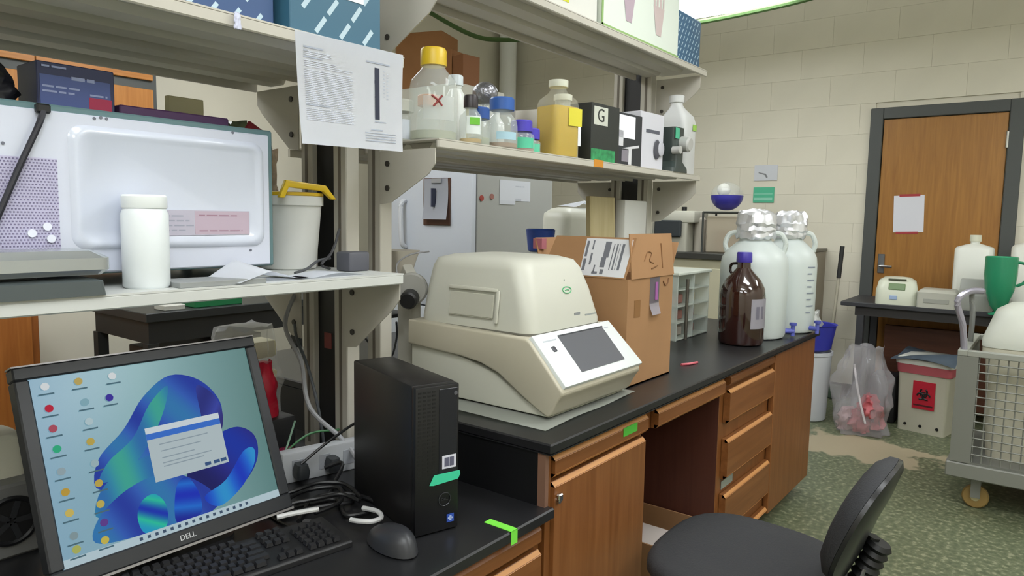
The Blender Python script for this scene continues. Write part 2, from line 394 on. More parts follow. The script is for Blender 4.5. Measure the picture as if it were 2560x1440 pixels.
# ------------------------------------------------------------------ posts and shelves
YP0, YP1 = 1.70, 1.92
def post(x, z0, z1, label, insert=True):
    t = thing('shelf_post', label, 'post', (x, 0, z0), group=None)
    for a, b in ((YP0, YP0+.062), (YP1-.055, YP1)):
        c = B().bx((0, a, 0), (.05, b, z1-z0), .003).obj('channel', STEEL, t, smooth=0)
        sl = B().bx((-.0012, (a+b)/2-.006, .02), (0.002, (a+b)/2+.006, z1-z0-.02)).obj('slot', P('6E675C', .6), c, smooth=0)
    if insert: B().bx((.02, YP0+.0615, 0), (.03, YP1-.0545, z1-z0)).obj('black_insert', BLK, t, smooth=0)
    B().bx((0, YP0, z1-z0), (.05, YP1, z1-z0+.01)).obj('cap', STEEL, t, smooth=0)
post(1.395, ZD, 2.40, 'double steel post on the desk at the end of the microwave shelf')
B().bx((1.4135, 1.80, 1.075), (1.4152, 1.835, 1.125)).obj('red_sticker', P('8A4440', .6), bpy.data.objects['shelf_post'], smooth=0).location = (-1.395, 0, -ZD)
post(1.53, ZT, 2.60, 'steel post behind the microscope at the start of the bottle shelves', False)
post(3.36, ZT, 2.60, 'double steel post with black centre behind the cardboard box')
post(-.6, ZD, 2.40, 'double steel post on the desk beyond the left edge of the picture')
def bracket(t, x, zt, drop, y0=YP0, yf=1.455, name='bracket', th=.004, fd=.045):
    s = 1 if yf < y0 else -1
    b = B().poly([(y0, zt-drop), (y0-s*.05, zt-drop+.006), (yf+s*.035, zt-.03-fd), (yf+s*.008, zt-fd), (yf+s*.008, zt), (y0, zt)], 'x', x, x+th)
    br = b.obj(name, STEEL, t, smooth=0)
    for z in (zt-.04, zt-drop+.05): B().cyl((x-.004, y0-s*.035, z), (x, y0-s*.035, z), .009, n=10).obj('bolt', P('3A3632', .5), br)
def shelf(label, x0, x1, zt, y0=1.45, y1=1.80, lip=.03, mat=STEEL, brs=(), drop=.19, ribs=2, n0=0., n1=0.):
    """steel shelf; n0, n1: length of the notches cut at its ends for the posts"""
    t = thing('shelf', label, 'shelf')
    ya, yb = YP0-.003, YP1+.003; pts = [(x0, y0), (x1, y0)]
    lo, hi = max(y0, ya), min(y1, yb)
    if n1: pts += ([(x1, lo), (x1-n1, lo)] if lo > y0 else [(x1-n1, y0)]) + ([(x1-n1, hi), (x1, hi), (x1, y1)] if hi < y1 else [(x1-n1, y1)])
    else: pts += [(x1, y1)]
    if n0: pts += ([(x0, y1), (x0, hi), (x0+n0, hi)] if hi < y1 else [(x0+n0, y1)]) + ([(x0+n0, lo), (x0, lo)] if lo > y0 else [(x0+n0, y0)])
    else: pts += [(x0, y1)]
    if n0 and lo == y0: pts = pts[1:]; pts[0] = (x1-n1, y0)
    B().poly(pts, 'z', zt-.004, zt).obj('panel', mat, t, smooth=0)
    q0, q1 = (x0+n0, x1-n1) if y0 > ya else (x0, x1)
    B().bx((q0, y0, zt-lip), (q1, y0+.012, zt-.003), .003).obj('front_lip', mat, t, smooth=0)
    q0, q1 = (x0+n0, x1-n1) if y1 < yb else (x0, x1)
    B().bx((q0, y1-.012, zt-lip), (q1, y1, zt-.004)).obj('rear_lip', mat, t, smooth=0)
    for i in range(ribs):
        y = y0+.012+(y1-y0)*(i+1)/(ribs+1)
        B().poly([(y-.05, zt-.0045), (y-.035, zt-.022), (y+.035, zt-.022), (y+.05, zt-.0045)], 'x', x0+n0+.004, x1-n1-.004).obj('rib', mat, t, smooth=0)
    for x in brs:
        bracket(t, x, zt-lip, drop)
        if y1 > 1.95: bracket(t, x, zt-lip, drop, YP1, y1-.01)
    return t
shelf('wide pale grey shelf carrying the microwave', -.545, 1.392, 1.338, 1.45, 2.18, .03, STEELW, (1.387,), .21, 3)
shelf('upper left beige shelf with the blue patterned boxes', -.545, 1.392, 1.93, 1.45, 2.16, .03, STEEL, (1.387,), .20, 4)
shelf('middle beige shelf full of bottles and jugs', 1.53, 3.435, 1.727, 1.45, 1.80, .028, STEEL, (1.528,), .165, 2, .053, .078)
bracket(bpy.data.objects['shelf.002'], 3.412, 1.699, .21, fd=.06)
ts = shelf('back beige shelf behind the bottle shelf', 1.53, 3.435, 1.727, 1.83, 2.18, .028, STEEL, (), .165, 2, .053, .078)
bracket(ts, 3.412, 1.699, .21, YP1, 2.17, fd=.05)
ts = shelf('highest beige shelf holding the glove box', 1.53, 3.465, 2.245, 1.45, 1.80, .03, STEEL, (), .165, 2, .053, .108)
bracket(ts, 3.412, 2.215, .21, fd=.06)
bracket(ts, 1.528, 2.215, .225, fd=.10)

# ================================================================== things on the desk
# ---- monitor (4:5 office panel), leaning back
MW, MH = .47, .372                                   # screen
tilt = R(21.5)
scr_c = Vector((.744, 1.518, .992))                 # centre of the screen
mon = thing('monitor', 'black flat monitor showing a blue desktop, leaning back on the desk', 'monitor', (.744, 1.60, ZD))
def on_scr(x, y, z):
    """x right, y up along the leaning screen, z out of it -> local of the monitor"""
    return Vector((x, y*math.sin(tilt)-z*math.cos(tilt), y*math.cos(tilt)+z*math.sin(tilt)))+scr_c-Vector((.744, 1.60, ZD))
def slab(x0, x1, y0, y1, z0, z1, b=None, bev=0.):
    b = b or B(); n0 = set(b.bm.verts); b.bx((x0, y0, z0), (x1, y1, z1), bev)
    for v in b.bm.verts:
        if v not in n0: v.co = on_scr(*v.co)
    return b
hw, hh, fr = MW/2, MH/2, .026
b = slab(-hw-fr, hw+fr, hh, hh+fr, -.03, .008, None, .003); slab(-hw-fr, hw+fr, -hh-.034, -hh, -.03, .008, b, .003)
slab(-hw-fr, -hw, -hh, hh, -.03, .008, b, .003); slab(hw, hw+fr, -hh, hh, -.03, .008, b, .003)
bez = b.obj('bezel', P('232529', .4), mon, smooth=0)
slab(-hw-fr-.001, hw+fr+.001, hh+fr, hh+fr+.003, -.028, .006).obj('silver_trim', P('9A9696', .35, .5), bez, smooth=0)
slab(-hw-fr-.001, hw+fr+.001, -hh-.039, -hh-.034, -.028, .008).obj('silver_trim', P('8F8C8C', .35, .5), bez, smooth=0)
slab(-hw-.01, hw+.01, -hh-.01, hh+.01, -.05, -.012, None, .01).obj('back_shell', P('202124', .5), mon, smooth=0)
def screen_mat():
    m = bpy.data.materials.new('screen'); m.use_nodes = True; nt = m.node_tree; nt.nodes.clear()
    tc = nt.nodes.new('ShaderNodeTexCoord'); sx = nt.nodes.new('ShaderNodeSeparateXYZ'); nt.links.new(tc.outputs['Generated'], sx.inputs[0])
    cr = nt.nodes.new('ShaderNodeValToRGB'); e = cr.color_ramp.elements; e[0].color = lin('7FA6BC'); e[1].color = lin('5E8482'); e[1].position = 1
    x = e.new(.45); x.color = lin('7FA9AE')
    nt.links.new(sx.outputs[0], cr.inputs[0]); em = nt.nodes.new('ShaderNodeEmission'); nt.links.new(cr.outputs[0], em.inputs[0]); em.inputs[1].default_value = .85
    gl = nt.nodes.new('ShaderNodeBsdfGlossy'); gl.inputs[1].default_value = .25; gl.inputs[0].default_value = (.03, .03, .03, 1)
    ad = nt.nodes.new('ShaderNodeAddShader'); nt.links.new(em.outputs[0], ad.inputs[0]); nt.links.new(gl.outputs[0], ad.inputs[1])
    o = nt.nodes.new('ShaderNodeOutputMaterial'); nt.links.new(ad.outputs[0], o.inputs[0]); return m
scr = slab(-hw, hw, -hh, hh, -.004, .001).obj('screen', screen_mat(), mon, smooth=0, label='lit pale blue screen')
def S(u, v, z): return on_scr(-hw+u*MW, hh-v*MH, z)      # u, v in 0..1 from the top left
def swirl_mat(c0, c1, c2, sc, ang):
    key = ('swirl', c0, c1, c2, sc, ang)
    if key in _mats: return _mats[key]
    m = bpy.data.materials.new('swirl'); m.use_nodes = True; nt = m.node_tree; nt.nodes.clear()
    tc = nt.nodes.new('ShaderNodeTexCoord'); mp = nt.nodes.new('ShaderNodeMapping'); mp.inputs['Rotation'].default_value = (0, ang, 0)
    nt.links.new(tc.outputs['Object'], mp.inputs[0])
    w = nt.nodes.new('ShaderNodeTexWave'); w.inputs['Scale'].default_value = sc*.45; w.inputs['Distortion'].default_value = 5; w.inputs['Detail'].default_value = 1; w.inputs['Detail Scale'].default_value = .6
    nt.links.new(mp.outputs[0], w.inputs[0])
    cr = nt.nodes.new('ShaderNodeValToRGB'); e = cr.color_ramp.elements; e[0].color = lin(c0); e[1].color = lin(c2); x = e.new(.5); x.color = lin(c1)
    nt.links.new(w.outputs[0], cr.inputs[0]); em = nt.nodes.new('ShaderNodeEmission'); nt.links.new(cr.outputs[0], em.inputs[0]); em.inputs[1].default_value = .78
    o = nt.nodes.new('ShaderNodeOutputMaterial'); nt.links.new(em.outputs[0], o.inputs[0]); _mats[key] = m; return m
def patch(pts, z, mat, name='screen_shape', k=5):
    p = spline([(u, v, 0) for u, v in pts], k, True); b = B()
    b.bm.faces.new([b.bm.verts.new(S(min(max(q.x, 0), 1), min(max(q.y, 0), 1), z)) for q in p]); return b.obj(name, mat, scr, smooth=0)
BLU = swirl_mat('3346A8','3E66BE','3D7FB8', 5, .6); TEA = swirl_mat('3A74B4','3E94B0','48AD9C', 6, .2); VIO = swirl_mat('363C86','444FAC','3B3878', 5, -.7); DRK = swirl_mat('2B2C66', '33368C', '2A3FA8', 4, .9)
patch([(.19, .66), (.20, .50), (.33, .36), (.44, .20), (.58, .10), (.72, .16), (.80, .32), (.77, .48), (.66, .56), (.45, .60)], .0016, BLU)
patch([(.19, .62), (.24, .52), (.36, .42), (.46, .25), (.56, .16), (.52, .30), (.42, .48), (.30, .60)], .0019, TEA)
patch([(.70, .19), (.77, .26), (.80, .38), (.77, .50), (.70, .46), (.69, .32)], .0020, VIO)
patch([(.16, .80), (.19, .66), (.33, .56), (.50, .54), (.52, .62), (.36, .70)], .0021, TEA)
patch([(.60, .60), (.74, .52), (.86, .50), (.94, .58), (.93, .72), (.84, .84), (.70, .90), (.56, .80)], .0022, DRK)
patch([(.13, .92), (.16, .80), (.28, .70), (.42, .66), (.54, .70), (.66, .84), (.64, .955), (.30, .955)], .0024, BLU)
patch([(.62, .86), (.74, .80), (.86, .66), (.92, .66), (.90, .76), (.80, .88), (.68, .94)], .0026, swirl_mat('2A44C4', '2F6FD8', '3A9AD8', 7, .3))
patch([(.33, .955), (.31, .86), (.34, .78), (.40, .76), (.44, .84), (.42, .955)], .0027, swirl_mat('2F9FCB', '37C7A4', '2A40B8', 9, 1.2))
patch([(.47, .955), (.50, .76), (.56, .72), (.60, .84), (.58, .955)], .0027, swirl_mat('2A3CC0', '2F74D8', '2A34A0', 9, 1.4))
def rect(u0, v0, u1, v1, z, mat, name, b=None, shear=0.):
    b = b or B(); b.quad(S(u0, v0, z), S(u0, v1, z), S(u1, v1, z), S(u1, v0, z))
    return b.obj(name, mat, scr, smooth=0) if name else b
rect(.415, .395, .775, .70, .0032, glow('AEBCC0', .9), 'dialog_window')
rect(.415, .385, .775, .42, .0034, glow('C3CDD2', .95), 'title_bar')
rect(.415, .42, .775, .455, .0034, glow('3D6CC0', .95), 'header_band')
b = B()
for i, v in enumerate((.49, .53, .57, .60, .62)): rect(.465, v, .70-.04*(i % 3), v+.006, .0036, None, None, b)
b.obj('dialog_text', glow('8B9AA3', .9), scr, smooth=0)['kind'] = 'stuff'
b = B()
for u in (.655, .70, .735): rect(u, .665, u+.03, .685, .0036, None, None, b)
b.obj('dialog_buttons', glow('3C557E', .9), scr, smooth=0)['kind'] = 'stuff'
rect(0, .955, 1, 1, .0030, glow('AFC3CB', .92), 'taskbar')
ic = {}
cols = ['E8EEF0', 'C9B26A', 'E8EEF0', 'C8354A', '8FB9C6', '4A3FA8', 'B85A6A', 'BFD6DC', '3FB98A', 'C9B25A', '9FB3BA', 'A9C3C9', 'C9A64A', 'C9B25A', 'D9C36A', 'CDBB62', '6A4A9A', '8FA5AA', 'D5C45A', 'B8BE6A']
pos = [(.03, .05), (.16, .05), (.30, .05), (.03, .17), (.17, .17), (.27, .17), (.03, .28), (.17, .28), (.03, .39), (.16, .39), (.03, .51), (.16, .51), (.03, .62), (.16, .62), (.03, .73), (.15, .73), (.15, .83), (.03, .85), (.14, .92), (.03, .92)]
for (u, v), c in zip(pos, cols):
    p = B()
    for j in range(10): pass
    p.bm.faces.new([p.bm.verts.new(S(u+.025+.017*math.cos(2*PI*j/10), v+.021*math.sin(2*PI*j/10), .0040)) for j in range(10)])
    p.obj('desktop_icon', glow(c, .72), scr, smooth=0)
b = B()
for u, v in pos: rect(u-.005, v+.038, u+.055, v+.046, .0040, None, None, b)
b.obj('icon_captions', glow('4E6B77', .9), scr, smooth=0)['kind'] = 'stuff'
b = B()
for i in range(16):
    u = .30+i*.034; rect(u, .968, u+.014, .985, .0033, None, None, b)
b.obj('taskbar_icons', glow('45566B', .9), scr, smooth=0)['kind'] = 'stuff'
text('DELL', .016, P('C9CCD2', .3, .6), bez, on_scr(.0, -hh-.017, .0086), (PI/2-tilt, 0, 0))
# stand: foot, neck
B().rr([(0, -.03, .15, .10, .05, 0), (0, -.03, .15, .10, .05, .012), (0, -.03, .13, .085, .05, .018)]).obj('foot', P('3A3A3D', .35), mon)
B().poly([(.0, .015), (-.05, .015), (-.06, .12), (-.01, .26), (.01, .26)], 'x', -.045, .045, .006).obj('neck', P('26262A', .4), mon)

# ---- keyboard
kb = thing('keyboard', 'black computer keyboard in front of the monitor', 'keyboard', (.80, 1.345, ZD), R(-9))
B().poly([(-.075, 0), (-.075, .012), (-.07, .016), (.07, .026), (.075, .022), (.075, 0)], 'x', -.24, .24, .002).obj('case', P('1B1B1D', .45), kb, smooth=0)
KW = .0195; krow = []
keyc = {}
def key(x, y, w):
    z = .018+.01*(y+.07)/.14
    if round(w, 4) not in keyc:
        keyc[round(w, 4)] = B().rr([(0, 0, w/2, .0085, .002, 0), (0, 0, w/2-.0022, .0068, .002, .0085)], 2).obj('key', P('202023', .5), kb, smooth=0); k = keyc[round(w, 4)]
    else: k = keyc[round(w, 4)].copy(); COL.objects.link(k)
    k.location = (x, y, z); k.rotation_euler = (R(4), 0, 0)
for r in range(6):
    y = .058-r*.0215-(.004 if r else 0); x = -.228
    ws = [[.017]*13, [.017]*13+[.034], [.026]+[.017]*12+[.026], [.031]+[.017]*11+[.038], [.04]+[.017]*10+[.05], [.024, .022, .022, .12, .022, .022, .024]][r]
    for w in ws: key(x+w/2, y, w); x += w+.0024
    for c in range(3):
        if r in (0, 1, 2, 5) or (r == 4 and c == 1): key(.078+c*KW, y, .017)
    for c in range(4):
        if r: key(.150+c*KW, y, .017)
B().cyl((.20, .07, .022), (.20, .07, .026), .012, n=4).obj('indicator_panel', P('3A3A3E', .3), kb)
o = B().tube([(.985, 1.392, .758), (.99, 1.43, .747), (1.0, 1.52, .744), (1.05, 1.60, .744), (1.12, 1.66, .744)], .003).obj('cable', BLK, None)
tag(o, 'thin black keyboard cable running back over the desk', 'cable')
# ---- mouse
ms = thing('computer_mouse', 'black computer mouse at the desk front beside the tower', 'mouse', (1.085, 1.165, ZD), R(-12))
def mf(u, v):
    a = u*2*PI; rr_ = v
    x = .046*rr_*math.cos(a)*(1+.08*math.sin(a)); y = .084*rr_*math.sin(a)
    return Vector((x, y, .004+.046*math.sqrt(max(0, 1-rr_**2.6))*(1-.28*(y/.084))))
B().sheet(mf, 28, 10).lathe([(.034, 0), (.036, .005)], n=8).obj('shell', P('2E2F33', .4), ms)
B().box((0, .035, .036), (.006, .02, .008), .002).obj('wheel', BLK, ms)
B().box((0, .03, .030), (.0012, .05, .02)).obj('button_gap', BLK, ms)

# ---- computer tower
pc = thing('computer_tower', 'slim black desktop computer tower with a mint green strip', 'computer', (1.2, 1.14, ZD), R(-17.5))
PW, PD, PH = .118, .36, .365
B().bx((-PW/2, .012, 0), (PW/2, PD, PH), .005, 2).obj('case', P('171516', .42), pc, smooth=30)
fp = B().bx((-PW/2, -.008, .004), (PW/2, .0125, PH-.002), .004, 2).obj('front_panel', P('101013', .4), pc, smooth=30)
B().bx((.004, -.0095, .14), (PW/2-.006, -.0075, PH-.012), .0008).obj('drive_bay', P('191A22', .3), fp, smooth=0)
mb = B()
for i in range(22):
    for j in range(4): mb.box((-.048+j*.0125, -.0082, .15+i*.0095), (.008, .001, .0045))
mb.obj('vent_slots', P('060607', .6), fp, smooth=0)['kind'] = 'stuff'
B().bx((.012, -.0104, .158), (.05, -.0096, .19)).obj('sticker', P('D2D2DE', .5), fp, smooth=0, label='white asset sticker')
B().bx((.018, -.0108, .163), (.030, -.0104, .185)).bx((.032, -.0108, .163), (.044, -.0104, .185)).obj('sticker_print', P('5A5A6E', .6), fp, smooth=0)
B().poly([(-.022, .124), (-.010, .147), (.060, .147), (.062, .138), (.056, .127), (-.012, .122)], 'y', -.0112, -.0096).obj('green_strip', P('3DC79B', .4), fp, smooth=0, label='mint green tape strip')
lg = B().tube([(.020+.016*math.cos(2*PI*j/16), -.0092, .082+.016*math.sin(2*PI*j/16)) for j in range(16)], .0011, 5, 2, True).obj('logo_ring', P('4A4B50', .3, .6), fp)
text('DELL', .0085, P('4A4B50', .3, .6), lg, (.020, -.0092, .082), (PI/2, 0, 0))
B().bx((.026, -.0096, .022), (.046, -.0086, .042)).obj('processor_badge', P('2F4FA8', .4), fp, smooth=0, label='small blue badge')
B().bx((.033, -.0100, .026), (.039, -.0096, .038)).bx((.029, -.0100, .030), (.043, -.0096, .034)).obj('badge_mark', P('A9BCE6', .4), fp, smooth=0)
B().cyl((.048, -.0105, PH-.025), (.048, -.0095, PH-.025), .005, n=12).obj('power_button', P('55555A', .4), fp)

# ---- power strip, plugs and leads
ps = thing('power_strip', 'light grey power strip with two black plugs behind the keyboard', 'power strip', (1.275, 1.665, ZD), R(-14))
B().bx((-.13, -.022, .0), (.13, .022, .088), .006, 2).obj('body', P('B4B7BB', .45), ps)
for x in (-.085, -.005, .07): B().bx((x-.018, -.0235, .022), (x+.018, -.0215, .066), .001).obj('socket', P('9A9DA3', .5), ps, smooth=0)
for x in (-.085, .01): B().rr([(x, -.045, .017, .022, .01, .02), (x, -.045, .019, .026, .012, .04), (x, -.045, .014, .022, .01, .06)]).obj('plug', P('2E3134', .5), ps)
def cable(pts, r, mat, label, name='cable'):
    return tag(B().tube(pts, r).obj(name, mat), label, 'cable')
cable([(1.41, 1.955, 1.27), (1.335, 1.93, 1.15), (1.30, 1.80, 1.05), (1.27, 1.72, .93), (1.335, 1.66, .835), (1.345, 1.60, .78), (1.33, 1.575, .748)], .007, P('9C9DA0', .5), 'thick grey cable hanging from the shelf down to the power strip')
cable([(1.425, 1.99, 1.24), (1.38, 1.94, 1.12), (1.36, 1.85, 1.02), (1.36, 1.80, .90), (1.37, 1.78, .76)], .005, P('5C6166', .5), 'dark grey cable hanging beside the thick grey cable')
cable([(1.23, 1.60, .785), (1.26, 1.56, .80), (1.22, 1.54, .765), (1.15, 1.50, .748), (1.05, 1.55, .746)], .0055, BLK, 'black power lead from the left plug of the strip')
cable([(1.18, 1.64, .80), (1.26, 1.62, .85), (1.33, 1.56, .91), (1.40, 1.48, .955)], .004, BLK, 'black lead rising slantwise to the back of the tower')
cable([(1.11, 1.72, .76), (1.20, 1.75, .80), (1.30, 1.76, .835), (1.40, 1.74, .83), (1.44, 1.70, .86), (1.45, 1.60, .90)], .0035, P('3F7A4A', .5), 'thin green network cable along the back of the desk')
cable([(1.14, 1.70, .755), (1.19, 1.72, .83), (1.24, 1.75, .89)], .003, P('7FA08A', .5), 'pale green thin wire beside the thick grey cable')
cable([(1.150, 1.343, .762), (1.150, 1.290, .768), (1.128, 1.252, .770), (1.100, 1.252, .770), (1.082, 1.275, .770), (1.076, 1.302, .768)], .0062, P('C6C6C6', .4), 'white cable loop lying by the mouse')
cable([(.955, 1.425, .780), (.99, 1.41, .782), (1.045, 1.385, .782)], .0062, P('C6C6C6', .4), 'short straight white cable end on the keyboard cables')
for i, pts in enumerate(([(1.0, 1.50, .748), (1.1, 1.44, .757), (1.18, 1.42, .752), (1.25, 1.55, .748)], [(.95, 1.56, .747), (1.08, 1.49, .753), (1.16, 1.46, .75), (1.11, 1.36, .752), (1.17, 1.33, .752)], [(1.02, 1.43, .747), (1.12, 1.50, .756), (1.20, 1.46, .754), (1.22, 1.37, .75)])):
    cable(pts, .006, BLK, ['black cable loop nearest the power strip on the desk', 'black cable crossing the tangle towards the mouse', 'black cable bending along the tower side'][i])
for i, pts in enumerate(([(1.02, 1.60, .750), (1.10, 1.56, .766), (1.17, 1.55, .770), (1.22, 1.50, .765), (1.20, 1.41, .757)], [(1.00, 1.47, .757), (1.06, 1.53, .764), (1.14, 1.54, .764), (1.19, 1.49, .766), (1.14, 1.42, .762), (1.06, 1.42, .757)], [(1.05, 1.49, .768), (1.10, 1.46, .772), (1.16, 1.44, .770), (1.17, 1.38, .764)])):
    cable(pts, .0055, BLK, ['raised black cable on top of the tangle by the strip', 'black cable coiled in the middle of the tangle', 'short black cable bridging the tangle beside the tower'][i])

# ---- things behind the monitor at the left edge
dv = thing('power_supply', 'grey boxed device with a round fan grille at the left edge', 'device', (.42, 1.86, ZD))
B().bx((-.20, -.10, 0), (.16, .18, .165), .006).obj('housing', P('6E6E6C', .45), dv, smooth=0)
fan = B().tube([(.10+.05*math.cos(2*PI*j/16), -.103, .085+.05*math.sin(2*PI*j/16)) for j in range(16)], .006, 6, 2, True).obj('fan_ring', BLK, dv)
B().cyl((.10, -.1035, .085), (.10, -.101, .085), .046).obj('fan_opening', P('0C0C0D', .6), fan)
for k in range(5):
    a = 2*PI*k/5; B().box((.10+.024*math.cos(a), -.105, .085+.024*math.sin(a)), (.04, .002, .012), 0, 1, Matrix.Rotation(-a, 3, 'Y')).obj('fan_blade', P('26272A', .5), fan, smooth=0)
o = B().rr([(0, 0, .075, .06, .02, 0), (0, 0, .075, .06, .02, .085), (0, 0, .06, .05, .02, .095)]).obj('paper_towel_pack', P('D6D4C2', .7), None, loc=(.50, 1.87, ZD+.165))
tag(o, 'cream wrapped paper pack on the grey fan device', 'paper pack')
o = B().lathe([(.035, 0), (.04, .01), (.04, .16), (.018, .20), (.018, .23)], n=20).obj('dark_bottle', P('1B1D1C', .3), None, loc=(.36, 1.82, ZD+.165))
tag(o, 'dark bottle standing on the grey fan device at the left edge', 'bottle')

# ---- clear bag of tips and red pouch behind the monitor
bg = thing('plastic_bag', 'clear plastic bag of cream packets behind the monitor', 'plastic bag', (1.29, 2.09, ZD))
def crumple(cx, cy, hx, hy, z0, z1, seed, amp=.02, top=.7, n=22, m=12):
    rs = []
    for i in range(m+1):
        t = i/m; z = z0+(z1-z0)*t; w = (1-.1*(1-t))*(1-(1-top)*t**2); row = []
        for j in range(n):
            a = 2*PI*j/n; q = 1+amp/max(hx, hy)*2.2*noise.noise(Vector((math.cos(a)*2.5, math.sin(a)*2.5, t*4+seed)))
            row.append(Vector((cx+hx*w*q*math.cos(a), cy+hy*w*q*math.sin(a), z+(amp*noise.noise(Vector((a*2, t*3, seed))) if 0 < i else 0))))
        rs.append(row)
    return B().ring(rs)
crumple(0, 0, .13, .10, .002, .39, 3).obj('clear_film', P('E6E8EE', .1, alpha=.3, spec=.9), bg, smooth=60)
for i, (x, y, z, w, h) in enumerate(((-.05, -.01, .30, .13, .07), (.04, .01, .31, .12, .06), (.0, -.02, .20, .15, .12))):
    B().box((x, y, z), (w, .09, h), .012, 2, Matrix.Rotation(.2*(i-1), 3, 'Y')).obj('packet', P('E8E3C0', .6), bg)
o = crumple(0, 0, .045, .03, 0, .17, 9, .01, .6).obj('red_pouch', P('B3142F', .4), None, loc=(1.225, 1.885, ZD+.14), smooth=60)
tag(o, 'crimson pouch beside the monitor corner', 'pouch')
o = B().bx((-.07, -.05, 0), (.07, .05, .14), .01, 2).obj('black_case', P('1E1E20', .5), None, loc=(1.235, 1.885, ZD))
tag(o, 'black case on the desk under the crimson pouch', 'case')
o = crumple(0, 0, .035, .03, 0, .06, 4, .01, .5).obj('magenta_wrap', P('8A1F45', .4), None, loc=(1.235, 1.79, ZD), smooth=60)
tag(o, 'dark magenta crumpled wrapper on the desk by the post', 'wrapper')

# ================================================================== microwave shelf
ZL = 1.338
mw = thing('microwave', 'white microwave oven turned with its back to the room', 'microwave', (.735, 1.60, ZL))
x0, x1, z0, z1 = -.40, .345, .028, .37
B().bx((x0, .004, z0), (x1, .40, z1), .004).obj('teal_cabinet', P('5E7B7F', .4), mw, smooth=0)
bp = B().bx((x0+.004, -.008, z0+.004), (x1-.018, .006, z1-.014), .003).obj('back_panel', P('CBD0DF', .25, coat=.6), mw, smooth=0)
# pressed raised field
rs = B(); lv_ = []
cx, cz = .088, .207; 
def rrz(hx, hz, r, y, k=6):
    row = []
    for qx, qz, a0 in ((1, 1, 0), (-1, 1, 90), (-1, -1, 180), (1, -1, 270)):
        for i in range(k+1):
            a = R(a0+90*i/k); row.append(Vector((cx+qx*(hx-r)+r*math.cos(a), y, cz+qz*(hz-r)+r*math.sin(a))))
    return row
rs.ring([rrz(.222, .128, .03, -.0075), rrz(.214, .120, .03, -.016), rrz(.205, .111, .028, -.0165), rrz(.198, .104, .026, -.0115)]).obj('pressed_field', P('CDD3E2', .18, coat=.8), bp, smooth=50)
# perforated vent
vb = B().bx((-.26, -.0095, .08), (-.155, -.0075, .262)).obj('vent_field', P('B7B4CE', .5), bp, smooth=0)
hb = B()
for i in range(17):
    for j in range(30):
        hx = -.257+i*.0061+(j % 2)*.003; hz = .084+j*.006
        hb.box((hx, -.0098, hz), (.0028, .0012, .0028))
h_ = hb.obj('vent_holes', P('77708F', .7), vb, smooth=0); h_['kind'] = 'stuff'
for hx, hz in ((-.205, .115), (-.178, .128), (-.172, .104)): B().cyl((hx, -.0095, hz), (hx, -.013, hz), .008, n=12).obj('screw', P('DFE2EE', .3), vb)
for hx, hz in ((-.082, .350), (-.069, .353), (-.058, .352), (.228, .353), (-.075, .085), (.27, .07), (-.245, .285)): B().cyl((hx, -.0075, hz), (hx, -.0095, hz), .0032, n=10).obj('screw', P('6B6E7A', .5), bp)
lb = B().bx((.047, -.0135, .108), (.265, -.0108, .166)).obj('rating_label', P('B9B5C4', .5), bp, smooth=0, label='pale pink and grey rating label')
B().bx((.125, -.0139, .11), (.263, -.0134, .164)).obj('label_field', P('BBA9B8', .5), lb, smooth=0)
lines((.052, -.0135, .16), (1, 0, 0), (0, 0, -1), (0, -1, 0), [(0, .05+.01*(i % 3), .006+.011*i, .003) for i in range(4)], P('9FA0B0', .6), lb)
lines((.135, -.0140, .16), (1, 0, 0), (0, 0, -1), (0, -1, 0), [(0, .10, .004, .003), (0, .11, .040, .003)], P('A07F90', .6), lb)
B().bx((-.19, -.022, .348), (-.165, -.006, .366), .003).obj('cord_entry', BLK, bp, smooth=0)
B().tube([(-.178, -.018, .352), (-.19, -.022, .32), (-.225, -.022, .24), (-.262, -.022, .15), (-.30, -.02, .06), (-.36, -.015, .01)], .006).obj('power_cord', P('1B1A24', .45), mw)
for x in (x0+.05, x1-.05):
    for y in (.05, .35): B().cyl((x, y, 0), (x, y, z0+.002), .014, n=12).obj('foot', BLK, mw)

jar = thing('plastic_jar', 'tall plain white plastic jar on the microwave shelf', 'jar', (.722, 1.535, ZL))
B().lathe([(.042, 0), (.046, .006), (.046, .155), (.041, .168)], n=36).obj('body', P('E6ECEE', .35), jar)
B().lathe([(.043, .168), (.044, .170), (.044, .192), (.041, .196)], n=36).obj('lid', P('EDF2F2', .35), jar)
sc = thing('bench_scale', 'low silver balance with a dark base at the left edge', 'scale', (.45, 1.506, ZL))
B().rr([(0, 0, .155, .062, .01, 0), (0, 0, .15, .062, .01, .028), (0, 0, .13, .05, .01, .034)]).obj('base', P('4E5556', .45), sc, smooth=30)
B().rr([(0, 0, .15, .06, .015, .040), (0, 0, .163, .068, .02, .050), (0, 0, .163, .068, .02, .072), (0, 0, .14, .055, .02, .086)]).obj('weighing_pan', P('B9BEC0', .25, .7), sc, smooth=30)
B().rr([(0, 0, .05, .03, .01, .03), (0, 0, .05, .03, .01, .042)]).obj('pan_support', P('2D3031', .5), sc)
bk = thing('bucket', 'white plastic bucket with yellow handle frame on the microwave shelf', 'bucket', (1.262, 1.80, ZL))
B().lathe([(.072, 0), (.078, .004), (.094, .185), (.100, .186), (.100, .212), (.094, .214), (.090, .20)], n=32, cap1=True).obj('pail', P('CFD0CC', .4), bk)
B().poly([(-.098, .205), (-.075, .255), (.060, .245), (.098, .205), (.080, .205), (.050, .228), (-.066, .235), (-.080, .205)], 'y', -.10, -.086, .003).obj('yellow_handle', P('D9B51E', .35), bk)
B().lathe([(.091, .207), (.100, .214), (.100, .222), (.085, .224)], n=32).obj('yellow_rim', P('CDA81C', .4), bk)
o = B().bx((-.038, -.03, 0), (.038, .03, .056), .006, 2).obj('power_adapter', P('55565E', .5), None, loc=(1.348, 1.615, ZL))
